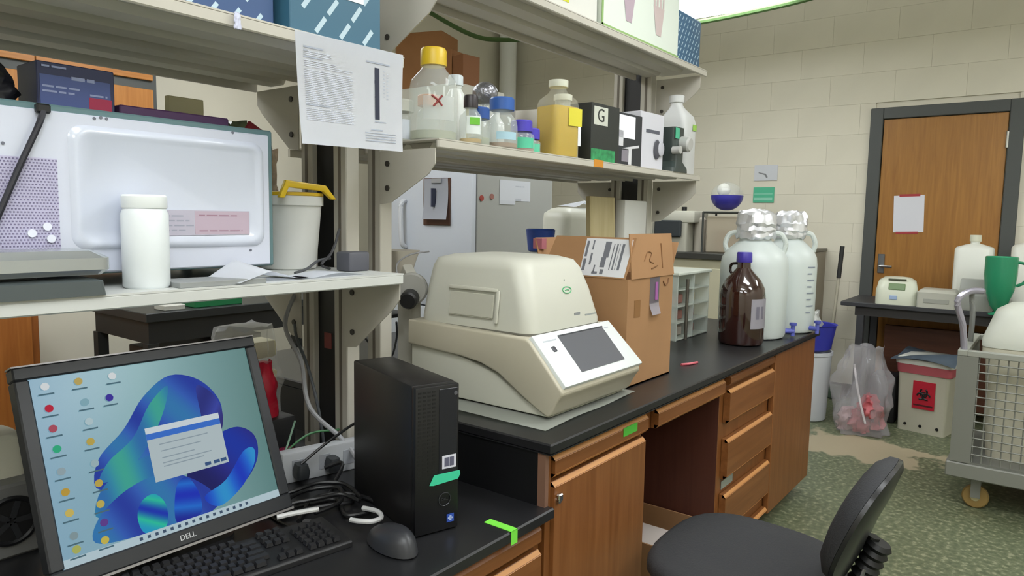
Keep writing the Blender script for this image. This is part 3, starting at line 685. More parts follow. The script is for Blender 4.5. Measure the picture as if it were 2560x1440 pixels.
tag(o, 'dark grey power adapter block at the end of the microwave shelf', 'adapter')
cable([(1.30, 1.66, ZL+.006), (1.26, 1.645, ZL+.02), (1.31, 1.67, ZL+.045), (1.34, 1.685, ZL+.075), (1.36, 1.69, ZL+.12)], .004, P('3A3A3E', .5), 'dark lead curling in front of the white bucket')
cable([(1.14, 1.60, ZL+.005), (1.20, 1.63, ZL+.012), (1.26, 1.66, ZL+.03), (1.31, 1.67, ZL+.035)], .004, P('4A4C50', .5), 'grey lead lying between the papers and the bucket')
o = B().sheet(lambda u, v: Vector((-.11+.22*u, -.07+.12*v, .004+.045*max(0, 1-abs(u-.42)*2.4)*(.5+.5*v))), 16, 4, .0006).obj('folded_paper', PAPER, None, loc=(.98, 1.535, ZL), rz=R(10))
tag(o, 'white folded sheet peaked like a tent on the microwave shelf', 'paper')
o = B().sheet(lambda u, v: Vector((-.10+.2*u, -.05+.1*v, .002+.008*math.sin(u*3)**2)), 10, 3, .0006).obj('loose_paper', PAPER, None, loc=(1.19, 1.535, ZL), rz=R(4))
tag(o, 'flat white sheet at the right of the folded sheet', 'paper')
o = B().bx((-.10, -.055, 0), (.10, .055, .012), .001).obj('notebook', P('8C8F8E', .5), None, loc=(.86, 1.515, ZL), rz=R(-3), smooth=0)
tag(o, 'thin grey notebook under the microwave edge', 'notebook')
# on top of the microwave
ZM = ZL+.371
gb = thing('glove_box', 'navy blue carton with a red patch on the microwave', 'box', (.652, 1.70, ZM))
B().bx((-.075, -.035, 0), (.075, .07, .092), .002).obj('carton', P('2C3358', .5), gb, smooth=0)
B().bx((-.07, -.0362, .006), (.066, -.0354, .066)).obj('blue_field', P('4A5A94', .5), gb, smooth=0)
B().bx((.022, -.0368, .002), (.068, -.0363, .03)).obj('red_patch', P('A8244C', .5), gb, smooth=0, label='red corner patch')
lines((-.066, -.0366, .085), (1, 0, 0), (0, 0, -1), (0, -1, 0), [(0, .05, 0), (.055, .10, .017, .007), (.0, .07, .040), (.0, .06, .050), (.09, .125, .048)], P('9AA4CC', .6), gb)
o = crumple(0, 0, .075, .06, .0, .085, 12, .015, .45).obj('black_bag', P('24242A', .35), None, loc=(.49, 1.72, ZM), smooth=60)
tag(o, 'crumpled black bag on the microwave beside the navy carton', 'bag')
o = B().bx((-.13, -.03, 0), (.13, .05, .024), .003).obj('flat_box', P('4A2A55', .5), None, loc=(.865, 1.69, ZM), smooth=0)
tag(o, 'flat dark purple box on top of the microwave', 'box')
o = B().bx((-.05, -.01, 0), (.05, .01, .10), .002).obj('cream_card', P('CFC7A0', .6), None, loc=(1.02, 1.92, ZM), smooth=0)
tag(o, 'cream upright card behind the purple box', 'card')
pk = thing('foil_packet', 'patterned green and red packet behind the microwave corner', 'packet', (1.252, 2.05, ZL))
crumple(0, 0, .05, .04, 0, .44, 21, .02, .7).obj('wrap', P('5E6A4C', .5, var=.5, vs=30), pk, smooth=60)
B().box((.03, -.045, .41), (.06, .01, .05), .004, 1, Matrix.Rotation(.5, 3, 'Y')).obj('red_corner', P('A03040', .5), pk)
o = crumple(0, 0, .035, .045, 0, .37, 31, .02, .8).obj('paper_bundle', P('B7A58C', .7, var=.25, vs=40), None, loc=(1.36, 2.06, ZL), smooth=60)
tag(o, 'beige speckled paper bundle behind the bucket', 'bundle')
o = B().bx((-.05, -.03, 0), (.05, .03, .30), .004).obj('carton', P('BDB8A0', .6), None, loc=(1.14, 2.03, ZL), smooth=0)
tag(o, 'upright pale carton between microwave and bucket', 'box')
o = B().lathe([(.025, 0), (.025, .26), (.018, .27)], n=16).obj('marker_tube', P('C3BDB0', .5), None, loc=(1.11, 1.955+.09, ZL))
bpy.data.objects.remove(o)

# ---- sheet taped to the upper left shelf
pp = thing('taped_sheet', 'white printed sheet hanging from the upper left shelf', 'paper')
def psh(u, v):
    x = 1.04+.346*u-.029*u*v+.008*v; z = 1.928-.262*v+.006*u
    return Vector((x, 1.4485-.012*v*v-.01*u*v*math.sin(u*2), z))
B().sheet(psh, 12, 8, .0006).obj('sheet', P('F2F5FC', .7), pp, smooth=60)
def pq(b, u0, v0, u1, v1):
    n = max(1, int((u1-u0)/.08))
    for i in range(n):
        a = u0+(u1-u0)*i/n; c = u0+(u1-u0)*(i+1)/n
        b.quad(*[psh(*q)+Vector((0, -.0012, 0)) for q in ((a, v0), (c, v0), (c, v1), (a, v1))])
b = B(); rnd = random.Random(3)
for i in range(38):
    v = .16+.0165*i
    if i in (3, 4, 9, 30): continue
    u = .06
    e_ = .30 if i < 3 else (.49 if i > 6 else .34)
    while u < e_-.02:
        w = min(rnd.uniform(.02, .06), e_-u); pq(b, u, v, u+w, v+.008); u += w+.01
b.obj('printed_text', P('C3C8D6', .8), pp, smooth=0)['kind'] = 'stuff'
b = B(); pq(b, .06, .12, .23, .135); pq(b, .06, .155, .10, .165); pq(b, .06, .21, .22, .222); pq(b, .06, .635, .28, .647); pq(b, .62, .135, .86, .150); pq(b, .66, .80, .78, .812); pq(b, .70, .72, .82, .728)
for i in range(4): pq(b, .60, .835+.026*i, .92, .843+.026*i)
b.obj('printed_headings', P('A3A9B8', .8), pp, smooth=0)['kind'] = 'stuff'
b = B()
for i in range(16): pq(b, .79+.035*(i % 2), .21+.018*i, .81+.035*(i % 2), .219+.018*i)
b.obj('band_labels', P('B4BAC8', .8), pp, smooth=0)['kind'] = 'stuff'
b = B(); pq(b, .705, .19, .752, .70); b.obj('gel_strip', P('23283C', .7), pp, smooth=0, label='dark printed gel strip')
b = B(); pq(b, .705, .315, .752, .345); pq(b, .705, .475, .752, .485); b.obj('gel_bands', P('6E7590', .7), pp, smooth=0)

# ================================================================== patterned boxes on the top shelves
def dashes(parent, org, u, v, n, W, H, pu, pv, L, w, mat, seed=0):
    """rows of slanting dashes printed on a carton face"""
    org, u, v, n = Vector(org), Vector(u), Vector(v), Vector(n); b = B(); k = 0; y = pv*.3
    while y < H-L*.5:
        x = pu*.2+(k % 2)*pu*.5-.3*pu
        while x < W:
            if x > .004 and x+L*.6+w < W and y+L*.8 < H:
                p = org+u*x+v*y+n*.0006; q = p+u*(L*.6)+v*(L*.8); s_ = u*w*.8-v*w*.6
                b.quad(p, p+s_, q+s_, q)
            x += pu
        y += pv; k += 1
    o_ = b.obj('printed_dashes', mat, parent, smooth=0); o_['kind'] = 'stuff'; return o_
ZU = 1.93
DASH = P('B9D0DC', .6)
tb = thing('reagent_box', 'teal box with white slanted dashes behind the taped sheet', 'box', (1.19, 1.47, ZU))
B().bx((-.147, 0, 0), (.135, .22, .30), .003).obj('carton', P('38667E', .5), tb, smooth=0)
dashes(tb, (-.147, 0, 0), (1, 0, 0), (0, 0, 1), (0, -1, 0), .282, .30, .075, .050, .048, .012, DASH)
B().bx((-.08, -.0016, .11), (.075, -.0004, .21)).obj('white_label', PAPER, tb, smooth=0)
B().bx((-.055, -.0022, .124), (.0, -.0016, .133)).obj('red_print', P('C0687A', .6), tb, smooth=0)
nb = thing('reagent_box', 'navy box with white spots at the left of the teal box', 'box', (.84, 1.50, ZU))
B().bx((-.25, 0, 0), (.18, .24, .22), .003).obj('carton', P('36527F', .5), nb, smooth=0)
dashes(nb, (-.25, 0, 0), (1, 0, 0), (0, 0, 1), (0, -1, 0), .43, .22, .055, .04, .022, .010, DASH)
o = crumple(0, 0, .008, .005, 0, .035, 2, .003, .5).obj('tape_scrap', P('C8CBE0', .5), None, loc=(.888, 1.44, 1.895), smooth=60)
tag(o, 'torn scrap of pale tape stuck on the upper left shelf edge', 'tape')
ZH = 2.245
wb = thing('equipment_box', 'large white carton at the left of the highest shelf', 'box', (2.05, 1.475, ZH))
B().bx((-.36, 0, 0), (.385, .26, .28), .003).obj('carton', P('D9D9D2', .6), wb, smooth=0)
B().bx((.115, -.0012, .035), (.185, -.0003, .052)).obj('yellow_print', P('CFD13A', .6), wb, smooth=0)
B().bx((.07, -.0012, .06), (.11, -.0003, .072)).obj('grey_print', P('8D8F96', .6), wb, smooth=0)
ob_ = thing('glove_carton', 'white and green carton printed with pale hands on the highest shelf', 'box', (2.80, 1.46, ZH))
B().bx((-.355, 0, 0), (.335, .25, .30), .003).obj('carton', P('DCE4DA', .6), ob_, smooth=0)
B().bx((-.36, -.002, 0), (.337, .0, .012)).bx((-.357, -.002, 0), (-.345, .0, .30)).obj('green_border', P('8FB06E', .6), ob_, smooth=0)
def hand_print(x):
    h = B()
    for dx, w_, h0, h1 in ((-.045, .016, .17, .30), (-.018, .018, .16, .30), (.012, .018, .17, .30), (.040, .014, .18, .29)):
        h.quad((x+dx-w_/2, -.0016, h0), (x+dx+w_/2, -.0016, h0), (x+dx+w_*.4, -.0016, h1), (x+dx-w_*.4, -.0016, h1))
    h.quad((x-.024, -.0014, .06), (x+.024, -.0014, .06), (x+.05, -.0014, .18), (x-.055, -.0014, .18))
    return h
hand_print(-.14).obj('hand_print', P('B5A3AE', .6), ob_, smooth=0); hand_print(.13).obj('hand_print', P('C7B6B4', .6), ob_, smooth=0)
sb = thing('reagent_box', 'small blue box with white dashes at the right end of the top shelf', 'box', (3.14, 1.475, ZH))
B().bx((.0, 0, 0), (.29, .22, .235), .012, 2).obj('carton', P('3F6484', .5), sb, smooth=30)
dashes(sb, (0.0, 0, 0.008), (1, 0, 0), (0, 0, 1), (0, -1, 0), .285, .22, .034, .03, .024, .006, P('A9C4D4', .6))

# ================================================================== bottle shelf
ZS = 1.727
def bottle(name, label, x, y, r, h, cap, caph, capr, neck, body=GLASS, liquid=None, ll=0., lab=None, labz=(.0, .0), parts=True):
    t = thing(name, label, 'bottle', (x, y, ZS), R(-35))
    sh = h*neck
    prof = [(r*.92, 0), (r, .005), (r, sh), (r*.93, sh+(h-sh)*.35), (r*.55, sh+(h-sh)*.75), (capr*.86, h*.96), (capr*.86, h)]
    B().lathe(prof, n=28).obj('glass', body, t)
    B().lathe([(capr, h-caph*.15), (capr, h+caph*.85), (capr*.9, h+caph)], n=24).obj('cap', cap, t)
    if liquid: B().lathe([(r*.9, .004), (r*.955, .007), (r*.955, ll)], n=24).obj('liquid', liquid, t)
    if lab:
        n = 10; A0, A1 = R(-125), R(-45)
        B().sheet(lambda u, v: Vector(((r+.0008)*math.cos(A0+(A1-A0)*u), (r+.0008)*math.sin(A0+(A1-A0)*u), labz[0]+(labz[1]-labz[0])*v)), n, 1).obj('label', lab, t)
    return t
YEL = P('D8B526', .4); ORA = P('D9822E', .45); BLUC = P('2E5CA8', .4); BLUD = P('26509A', .4); VIOC = P('4A3FB8', .4)
b1 = bottle('media_bottle', 'large clear glass bottle with yellow cap by the taped sheet', 1.612, 1.552, .074, .235, YEL, .045, .040, .66, GLASS, P('A9AC86', .3, alpha=.5), .03, P('D8DCDC', .6, alpha=.35), (.06, .13))
B().tube([(-.02, -.0755, .13), (0, -.0765, .115), (.012, -.0755, .10)], .003).tube([(.012, -.0755, .13), (0, -.0765, .115), (-.014, -.0755, .098)], .003).obj('red_mark', P('8E3A3A', .6), b1, label='red cross mark')
bottle('media_bottle', 'clear bottle with orange cap behind the yellow capped bottle', 1.685, 1.645, .037, .13, ORA, .03, .034, .7)
bottle('reagent_bottle', 'small clear bottle with black cap and green label', 1.722, 1.495, .036, .118, P('251C20', .4), .034, .023, .62, GLASS, P('C09A3E', .3), .016, P('DDE4E2', .6), (.03, .085))
B().bx((-.012, -.0385, .058), (.02, -.0365, .08)).obj('green_sticker', P('6FBF3A', .5), bpy.data.objects['reagent_bottle'], smooth=0)
bottle('media_bottle', 'small clear bottle with dark blue cap between two larger bottles', 1.805, 1.53, .036, .095, BLUD, .032, .034, .68, GLASS, P('B9BFA0', .3, alpha=.6), .03)
bottle('media_bottle', 'clear bottle with blue cap and pale blue label on the shelf edge', 1.905, 1.515, .054, .135, BLUC, .036, .042, .56, GLASS, P('8A5E2C', .3), .02, P('A9CBDA', .6), (.03, .055))
bottle('media_bottle', 'short bottle with violet cap and mint label', 2.03, 1.525, .046, .078, VIOC, .034, .038, .7, GLASS, P('9A6440', .3), .014, P('55C09A', .6), (.014, .05))
bottle('media_bottle', 'low bottle with violet cap next to the yellow jug', 2.125, 1.56, .042, .062, VIOC, .034, .038, .7, GLASS, P('9A7A60', .3), .012, P('5FC49E', .6), (.008, .04))
bottle('white_bottle', 'white plastic bottle with translucent cap behind the blue capped bottles', 1.86, 1.685, .036, .225, P('D3DCDF', .3), .03, .026, .72, POLY)
bottle('media_bottle', 'clear bottle with white cap half hidden by the taped sheet', 1.582, 1.660, .032, .10, P('CDCDC2', .4), .032, .038, .72, GLASS, None, 0, P('DEE4EE', .6), (.01, .07))
o = B().lathe([(.014, 0), (.016, .004), (.016, .09), (.013, .095)], n=16).obj('sample_vial', P('8FB32A', .5), None, loc=(1.60, 1.50, ZS))
bpy.data.objects.remove(o)
fl = thing('foil_bottle', 'clear bottle topped with crumpled grey foil', 'bottle', (1.965, 1.64, ZS))
B().lathe([(.045, 0), (.048, .005), (.046, .10), (.02, .16), (.02, .18)], n=24).obj('glass', GLASS, fl)
B().sph((0, 0, .205), .046, 18, 12, (1, 1, .9)).obj('foil', P('8E8E94', .3, .8, bump=.9, bs=40), fl)
sq = thing('wash_bottle', 'white squeeze bottle lying behind the violet caps', 'bottle', (2.05, 1.66, ZS))
B().lathe([(.03, 0), (.033, .005), (.033, .11), (.016, .135), (.014, .16)], n=20).obj('body', POLY, sq)
B().tube([(0, 0, .155), (.0, 0, .18), (.03, -.02, .19), (.05, -.04, .16)], .004).obj('spout', P('C9C9C9', .4), sq)
o = B().bx((-.07, -.05, 0), (.07, .05, .055), .004).obj('tip_box', P('2B2630', .5), None, loc=(1.84, 1.70, ZS), smooth=0)
bpy.data.objects.remove(o)
pb = thing('parts_box', 'pale yellow card box behind the glass bottles', 'box', (1.975, 1.745, ZS))
B().bx((-.06, -.04, 0), (.06, .04, .16), .003).obj('carton', P('B8AE80', .6), pb, smooth=0)
B().bx((-.05, -.0415, .115), (.05, -.0402, .128)).obj('dark_stripe', P('3C3A34', .6), pb, smooth=0)
gy = thing('instrument_lid', 'grey plastic case standing behind the yellow jug', 'case', (2.37, 1.70, ZS))
B().poly([(-.20, 0), (.20, 0), (.20, .235), (-.05, .20), (-.20, .175)], 'y', -.04, .07, .006).obj('shell', P('A6A39A', .5), gy)
B().bx((.03, -.043, .17), (.17, -.0402, .21), .001).obj('dark_inset', P('4A3028', .6), gy, smooth=0)

def jug(name, label, x, y, z, hx, hy, h, mat, cap, liq=None, ll=0., rz=0., neckx=0., k=.66):
    t = thing(name, label, 'jug', (x, y, z), rz)
    B().rr([(0, 0, hx*.94, hy*.94, hx*.4, 0), (0, 0, hx, hy, hx*.4, .008), (0, 0, hx, hy, hx*.4, h*k), (neckx*.3, 0, hx*.92, hy*.92, hx*.42, h*(k+(.88-k)*.37)), (neckx*.8, 0, hx*.5, hy*.5, hx*.3, h*(k+(.88-k)*.8)), (neckx, 0, .03, .03, .0299, h*.88), (neckx, 0, .03, .03, .0299, h*.92)]).obj('body', mat, t, smooth=50)
    B().lathe([(.036, h*.91), (.037, h*.92), (.037, h*.995), (.034, h)], (neckx, 0, 0), n=20).obj('cap', cap, t)
    if liq: B().rr([(0, 0, hx*.93, hy*.93, hx*.38, .004), (0, 0, hx*.975, hy*.975, hx*.39, .010), (0, 0, hx*.975, hy*.975, hx*.39, ll)]).obj('liquid', liq, t, smooth=50)
    return t
MILK = P('DDE0D4', .35, alpha=.42)
j1 = jug('liquid_jug', 'translucent square jug half full of yellow liquid', 2.255, 1.525, ZS, .068, .06, .285, P('DDE0D4', .35, alpha=.14), P('DADCCB', .4), P('C8A600', .35), .185, R(-14))
B().bx((.0, -.0625, .115), (.066, -.0605, .18)).obj('yellow_note', P('D9CE3A', .6), j1, smooth=0, label='yellow paper note')
j2 = jug('liquid_jug', 'translucent jug with white label beside the yellow jug', 2.40, 1.60, ZS, .055, .05, .26, MILK, P('DADCCB', .4), P('BDAA58', .35), .055, R(-14))
B().bx((-.02, -.053, .06), (.052, -.0505, .17)).obj('white_label', PAPER, j2, smooth=0)
# boxed lab timers
gx = thing('product_box', 'dark green and black carton with a large letter G', 'box', (2.55, 1.50, ZS), R(-3))
B().bx((-.085, 0, 0), (.12, .12, .235), .002).obj('carton', P('2A2D2A', .5), gx, smooth=0)
B().bx((-.085, -.0014, .0), (.09, -.0003, .055)).obj('green_print', P('2F8A55', .5, var=.4, vs=40), gx, smooth=0)
B().bx((-.07, -.0014, .15), (.03, -.0003, .222)).obj('white_square', P('C9CCC0', .5), gx, smooth=0)
text('G', .075, P('2A2D2A', .5), gx, (-.02, -.0018, .186), (PI/2, 0, 0))
tx = thing('product_box', 'black carton with white label and pictured instrument', 'box', (2.772, 1.50, ZS), R(-3))
B().bx((-.095, 0, 0), (.105, .12, .225), .002).obj('carton', P('2B2E33', .5), tx, smooth=0)
B().bx((-.085, -.0014, .12), (.045, -.0003, .215)).obj('white_label', PAPER, tx, smooth=0)
B().bx((-.085, -.0014, .085), (-.05, -.0003, .15)).poly([(-.06, .075), (.08, .098), (.08, .086), (.02, .078), (.02, .01), (-.005, .01), (-.005, .075)], 'y', -.0016, -.0003).obj('white_print', P('D5D5DA', .5), tx, smooth=0)
B().bx((-.06, -.0014, .02), (-.01, -.0003, .07)).obj('grey_print', P('85808A', .5), tx, smooth=0)
dx = thing('product_box', 'white carton showing a dispenser knob near the shelf end', 'box', (2.992, 1.50, ZS), R(-3))
B().bx((-.11, 0, 0), (.10, .11, .255), .002).obj('carton', P('D2D2DA', .5), dx, smooth=0)
B().bx((-.06, -.0014, .165), (.06, -.0003, .18)).obj('dark_print', P('5A5C68', .5), dx, smooth=0)
B().sph((.035, -.006, .095), .045, 18, 8, (.62, .1, 1)).obj('printed_knob', P('4B4B55', .5), dx)
B().sph((.065, -.010, .10), .035, 16, 8, (.8, .15, 1)).obj('printed_dial', P('BDBDC6', .4), dx)
ds = thing('pump_dispenser', 'black and white pump head with mint label at the shelf end', 'dispenser', (3.19, 1.495, ZS))
B().rr([(0, 0, .085, .05, .02, 0), (0, 0, .08, .05, .02, .02), (0, 0, .05, .04, .02, .05), (0, 0, .055, .04, .02, .21)]).obj('stand', P('37413F', .4), ds, smooth=30)
B().cyl((.02, -.03, .135), (.02, -.085, .13), .036, bev=.008).cyl((-.055, -.03, .10), (-.055, -.07, .10), .018).obj('knob', P('B7B7B4', .35), ds)
B().bx((-.055, -.042, .155), (-.012, -.0402, .205)).obj('mint_label', P('4DB48E', .5), ds, smooth=0)
wj = jug('white_jug', 'white cone shouldered jug with green sticker at the shelf end', 3.36, 1.545, ZS, .072, .07, .385, P('D0D2D2', .4), P('D6D8D8', .4), None, 0, 0, -.03)
B().bx((.01, -.0745, .215), (.05, -.0722, .245)).obj('green_sticker', P('9CCB5A', .5), wj, smooth=0)
o = B().bx((-.035, -.0015, -.014), (.035, 0, .014)).obj('orange_tape', P('CF8A2A', .5), None, loc=(2.435, 1.4495, 1.716), smooth=0)
tag(o, 'orange tape tag on the bottle shelf edge', 'tape')

# ================================================================== raised bench
# ---- white absorbent pads under the analyzer
o = B().sheet(lambda u, v: Vector((1.565+.56*u-.01*v, 1.075+.62*v+.02*u, .0045+.004*math.sin(u*5+v*2)**2)), 14, 12, .0035).obj('bench_pad', P('C4C8BE', .7), None, loc=(0, 0, ZT))
tag(o, 'pale absorbent pad under the cream analyzer', 'bench pad')
# ---- real time thermal cycler
an = thing('thermal_cycler', 'cream touchscreen analyzer with a humped lid on the bench', 'analyzer', (1.635, 1.10, ZT+.0135))
CREAM = P('C6C6BA', .42, var=.015, vs=4); TAN = P('BAB4A1', .4, var=.02, vs=4)
B().poly([(.02, 0), (.58, 0), (.58, .17), (.34, .13), (.22, .10), (.12, .045), (.04, .008)], 'x', .014, .455, .004).obj('base_shell', P('BFBFB2', .45), an, smooth=30)
B().poly([(.02, .004), (.05, .018), (.11, .050), (.20, .105), (.27, .128), (.35, .138), (.585, .150), (.585, .232), (.10, .222), (.085, .213), (-.028, .088), (-.03, .075), (-.015, .055), (.008, .012)], 'x', 0, .47, .007, 3).obj('body', TAN, an, smooth=40)
B().rr([(.235, .335, .205, .235, .05, .226), (.235, .335, .205, .235, .05, .245), (.235, .345, .192, .218, .055, .34), (.235, .355, .178, .202, .06, .41), (.235, .36, .165, .188, .06, .436), (.235, .362, .13, .150, .06, .448), (.235, .365, .06, .08, .05, .453)], 7).obj('lid', CREAM, an, smooth=50)
lid = [c for c in an.children if c.name.startswith('lid')][0]
B().rr([(.235, .335, .2065, .2365, .05, .2245), (.235, .335, .2065, .2365, .05, .2295)], 7).obj('seam', P('6E6C62', .6), an, smooth=40)
lid.rotation_euler = (0, 0, 0)
B().box((.0365, .335, .35), (.006, .20, .012), .003, 2, Matrix.Rotation(.10, 3, 'Y')).box((.028, .23, .30), (.006, .012, .10), .003, 2, Matrix.Rotation(.12, 3, 'Y')).obj('lid_grip', P('D0CFC2', .4), lid, smooth=40)
B().box((.030, .335, .30), (.004, .18, .075), .003, 1, Matrix.Rotation(.12, 3, 'Y')).obj('grip_recess', P('BDBCAE', .45), lid, smooth=0)
# console plane: from (y .092, z .219) down to (y -.024, z .094)
pu = Vector((1, 0, 0)); pv = Vector((0, -.116, -.125)).normalized(); pn = pv.cross(pu).normalized()
if pn.y > 0: pn = -pn
porg = Vector((.012, .094, .221))
def con(x, d, h): return porg+pu*x+pv*d+pn*h
def conslab(x0, x1, d0, d1, h0, h1, bev=0., taper=0.):
    b = B(); b.bx((x0, d0, h0), (x1, d1, h1), bev, 2)
    for v in b.bm.verts: v.co = con(v.co.x+(taper*v.co.y*(1 if v.co.x > .2 else 0)), v.co.y, v.co.z)
    return b
cn = conslab(0, .445, -.004, .178, -.012, .012, .005, .12).obj('console', P('DEE4E4', .35), an, smooth=40)
B().bx((0, 0, 0), (.001, .001, .001)).bm.free()
conslab(.115, .375, .018, .148, .0112, .0135).obj('touch_screen', P('63646A', .22), cn, smooth=0, label='dark grey touchscreen')
conslab(.115, .377, .014, .018, .0112, .0145).obj('screen_edge', P('3B3E44', .4), cn, smooth=0)
b = conslab(.050, .068, .046, .064, .0112, .0138, .003); b.obj('power_button', P('4A4A52', .4), cn)
b = conslab(.03, .10, .022, .027, .0112, .0124); b.obj('console_print', P('B4BAC0', .6), cn, smooth=0)
b = conslab(.385, .41, .02, .024, .0112, .0124); b.obj('console_print', P('B4BAC0', .6), cn, smooth=0)
# prints on the lid front
def lidfront(z): # y of the lid front at height z
    return .100+(.345-.218-.100)*(z-.245)/.095 if z < .34 else .127+(.153-.127)*(z-.34)/.07
tl = math.atan2(.027, .095)
def oval(cx, cz, rx, rz):
    return [(cx+rx*math.cos(2*PI*j/16), lidfront(cz+rz*math.sin(2*PI*j/16))-.0012, cz+rz*math.sin(2*PI*j/16)) for j in range(16)]
B().tube(oval(.255, .345, .024, .010), .0016, 5, 2, True).tube([(.244, lidfront(.344)-.0012, .344), (.255, lidfront(.346)-.0012, .346), (.266, lidfront(.344)-.0012, .344)], .0014, 5).obj('green_logo', P('4FB47A', .5), lid, label='green oval emblem')
B().box((.255, lidfront(.375)-.0008, .375), (.005, .001, .006)).obj('lid_mark', P('8F9690', .6), lid, smooth=0)
B().box((.285, lidfront(.268)-.0008, .268), (.034, .001, .009)).obj('model_print', P('8C8F90', .6), lid, smooth=0)
B().box((.365, lidfront(.260)-.0008, .260), (.07, .001, .005)).obj('lid_caption', P('9EA4A2', .6), lid, smooth=0)

# ---- cardboard carton with open flaps
cb = thing('cardboard_box', 'tall open cardboard carton with raised flaps beside the analyzer', 'box', (2.15, 1.15, ZT))
CW, CD, CH, th = .355, .36, .38, .006
bd = B()
bd.bx((0, 0, 0), (CW, th, CH)).bx((0, CD-th, 0), (CW, CD, CH)).bx((0, th, 0), (th, CD-th, CH)).bx((CW-th, th, 0), (CW, CD-th, CH)).bx((0, 0, 0), (CW, CD, th))
bd.obj('body', CARD, cb, smooth=0)
def flap(pts, name='flap', mat=CARD):
    b = B(); a = [Vector(p) for p in pts]; n = (a[1]-a[0]).cross(a[3]-a[0]).normalized()*th*.7
    vs = [b.bm.verts.new(p) for p in a]+[b.bm.verts.new(p+n) for p in a]
    for f in ((0, 1, 2, 3), (7, 6, 5, 4), (0, 4, 5, 1), (1, 5, 6, 2), (2, 6, 7, 3), (3, 7, 4, 0)): b.bm.faces.new([vs[i] for i in f])
    return b.obj(name, mat, cb, smooth=0)
flap([(.02, 0, CH), (CW, 0, CH), (CW+.005, .02, CH+.155), (.03, .02, CH+.155)])
lf = flap([(0, CD, CH), (0, .01, CH), (.055, .0, CH+.14), (.055, CD-.03, CH+.14)])
flap([(0, CD, CH), (CW, CD, CH), (CW, CD+.05, CH+.13), (.02, CD+.05, CH+.13)])
flap([(CW, .01, CH), (CW, CD, CH), (CW+.08, CD-.02, CH+.12), (CW+.08, .02, CH+.12)])
# shipping label on the left flap
A_, B_, C_, D_ = Vector((0, .20, CH)), Vector((0, .012, CH)), Vector((.0542, .004, CH+.138)), Vector((.0542, .20, CH+.138))
nl = (B_-A_).cross(D_-A_).normalized(); nl = nl if nl.x < 0 else -nl
def lq(u, v, o=.0052): return A_+(B_-A_)*u+(D_-A_)*v+nl*o+((C_-B_)-(D_-A_))*u*v
b = B(); b.quad(lq(.02, .03), lq(.98, .03), lq(.98, .97), lq(.02, .97)); sl = b.obj('shipping_label', P('D5D6DA', .6), cb, smooth=0, label='white printed shipping label')
b = B()
for u0, u1, v0, v1 in ((.05, .11, .15, .45), (.05, .1, .5, .9), (.18, .22, .3, .6), (.18, .21, .68, .92), (.30, .33, .12, .3), (.42, .52, .25, .5), (.44, .56, .5, .9), (.62, .64, .2, .85), (.68, .71, .2, .85), (.74, .75, .2, .85), (.79, .84, .2, .85), (.28, .40, .08, .14), (.45, .52, .08, .2)):
    b.quad(lq(u0, v0, .0056), lq(u1, v0, .0056), lq(u1, v1, .0056), lq(u0, v1, .0056))
b.obj('label_print', P('6E7078', .7), sl, smooth=0)['kind'] = 'stuff'
fm = lambda x, d: Vector((x, .02*d/.155-.0052, CH+d))
B().tube([fm(.12, .06), fm(.15, .09), fm(.18, .085), fm(.16, .06), fm(.19, .05)], .002).tube([fm(.26, .03), fm(.262, .12)], .0025).tube([fm(.17, .03), fm(.22, .04)], .002).obj('pen_marks', P('7E5836', .8), cb)
B().sheet(lambda u, v: Vector((.165+.075*u, -.001-.014*max(0, v-.75)*4*(1-.3*u), CH-.002-.135*v)), 4, 10, .0008).obj('clear_tape', P('C3BFCB', .2, alpha=.75), cb, smooth=60)
B().bx((.205, -.0035, CH-.085), (.225, -.0018, CH-.02)).obj('purple_print', P('A05FA0', .6), cb, smooth=0)
B().tube([(.27, -.001, CH-.02), (.285, -.001, CH-.035), (.305, -.001, CH-.03), (.315, -.001, CH-.012)], .003).obj('box_print', P('6E4A2A', .7), cb)
B().bx((.05, -.0012, CH-.135), (.095, -.0003, CH-.075)).obj('box_print', P('8A6238', .7), cb, smooth=0)
B().bx((.02, CD+.016, CH+.09), (.05, CD+.056, CH+.128)).obj('pink_tape', P('A8646E', .5), cb, smooth=0)

# ---- microscope behind the post
mi = thing('microscope', 'grey microscope with a black focus knob behind the analyzer', 'microscope', (1.72, 1.85, ZT))
GREYM = P('B5B3A8', .45)
B().rr([(0, 0, .09, .12, .03, 0), (0, 0, .09, .12, .03, .03), (0, .02, .07, .09, .03, .05)]).obj('base', GREYM, mi, smooth=40)
B().poly([(-.12, .05), (-.05, .05), (-.05, .28), (.06, .40), (.06, .44), (-.06, .44), (-.12, .36)], 'x', -.025, .025, .008).obj('arm', GREYM, mi)
B().box((0, .03, .235), (.14, .13, .012), .003).obj('stage', BLK, mi, smooth=0)
B().lathe([(.02, .26), (.028, .29), (.032, .36), (.03, .39)], (0, .04, 0)).obj('objective_turret', P('8E8C84', .4, .4), mi)
B().rr([(0, -.02, .04, .05, .02, .385), (0, -.02, .05, .06, .02, .43), (0, -.02, .06, .068, .02, .465)]).obj('head', P('B9B3A6', .5), mi)
kn = B().cyl((-.025, -.125, .34), (-.05, -.145, .34), .055, bev=.006).obj('focus_knob', P('9C9B95', .4), mi)
B().cyl((-.05, -.145, .315), (-.09, -.17, .305), .030, bev=.006).obj('fine_knob', P('1A1A1B', .4), kn)
cable([(1.63, 1.73, 1.30), (1.64, 1.74, 1.34), (1.68, 1.72, 1.37), (1.75, 1.70, 1.38)], .003, P('8E8E90', .5), 'thin grey wire arching behind the analyzer lid')
cable([(1.655, 1.76, 1.14), (1.675, 1.78, 1.08), (1.665, 1.80, 1.01), (1.64, 1.84, 1.03), (1.61, 1.87, 1.08)], .0035, P('2A2C2E', .5), 'black cable loop under the microscope stage')
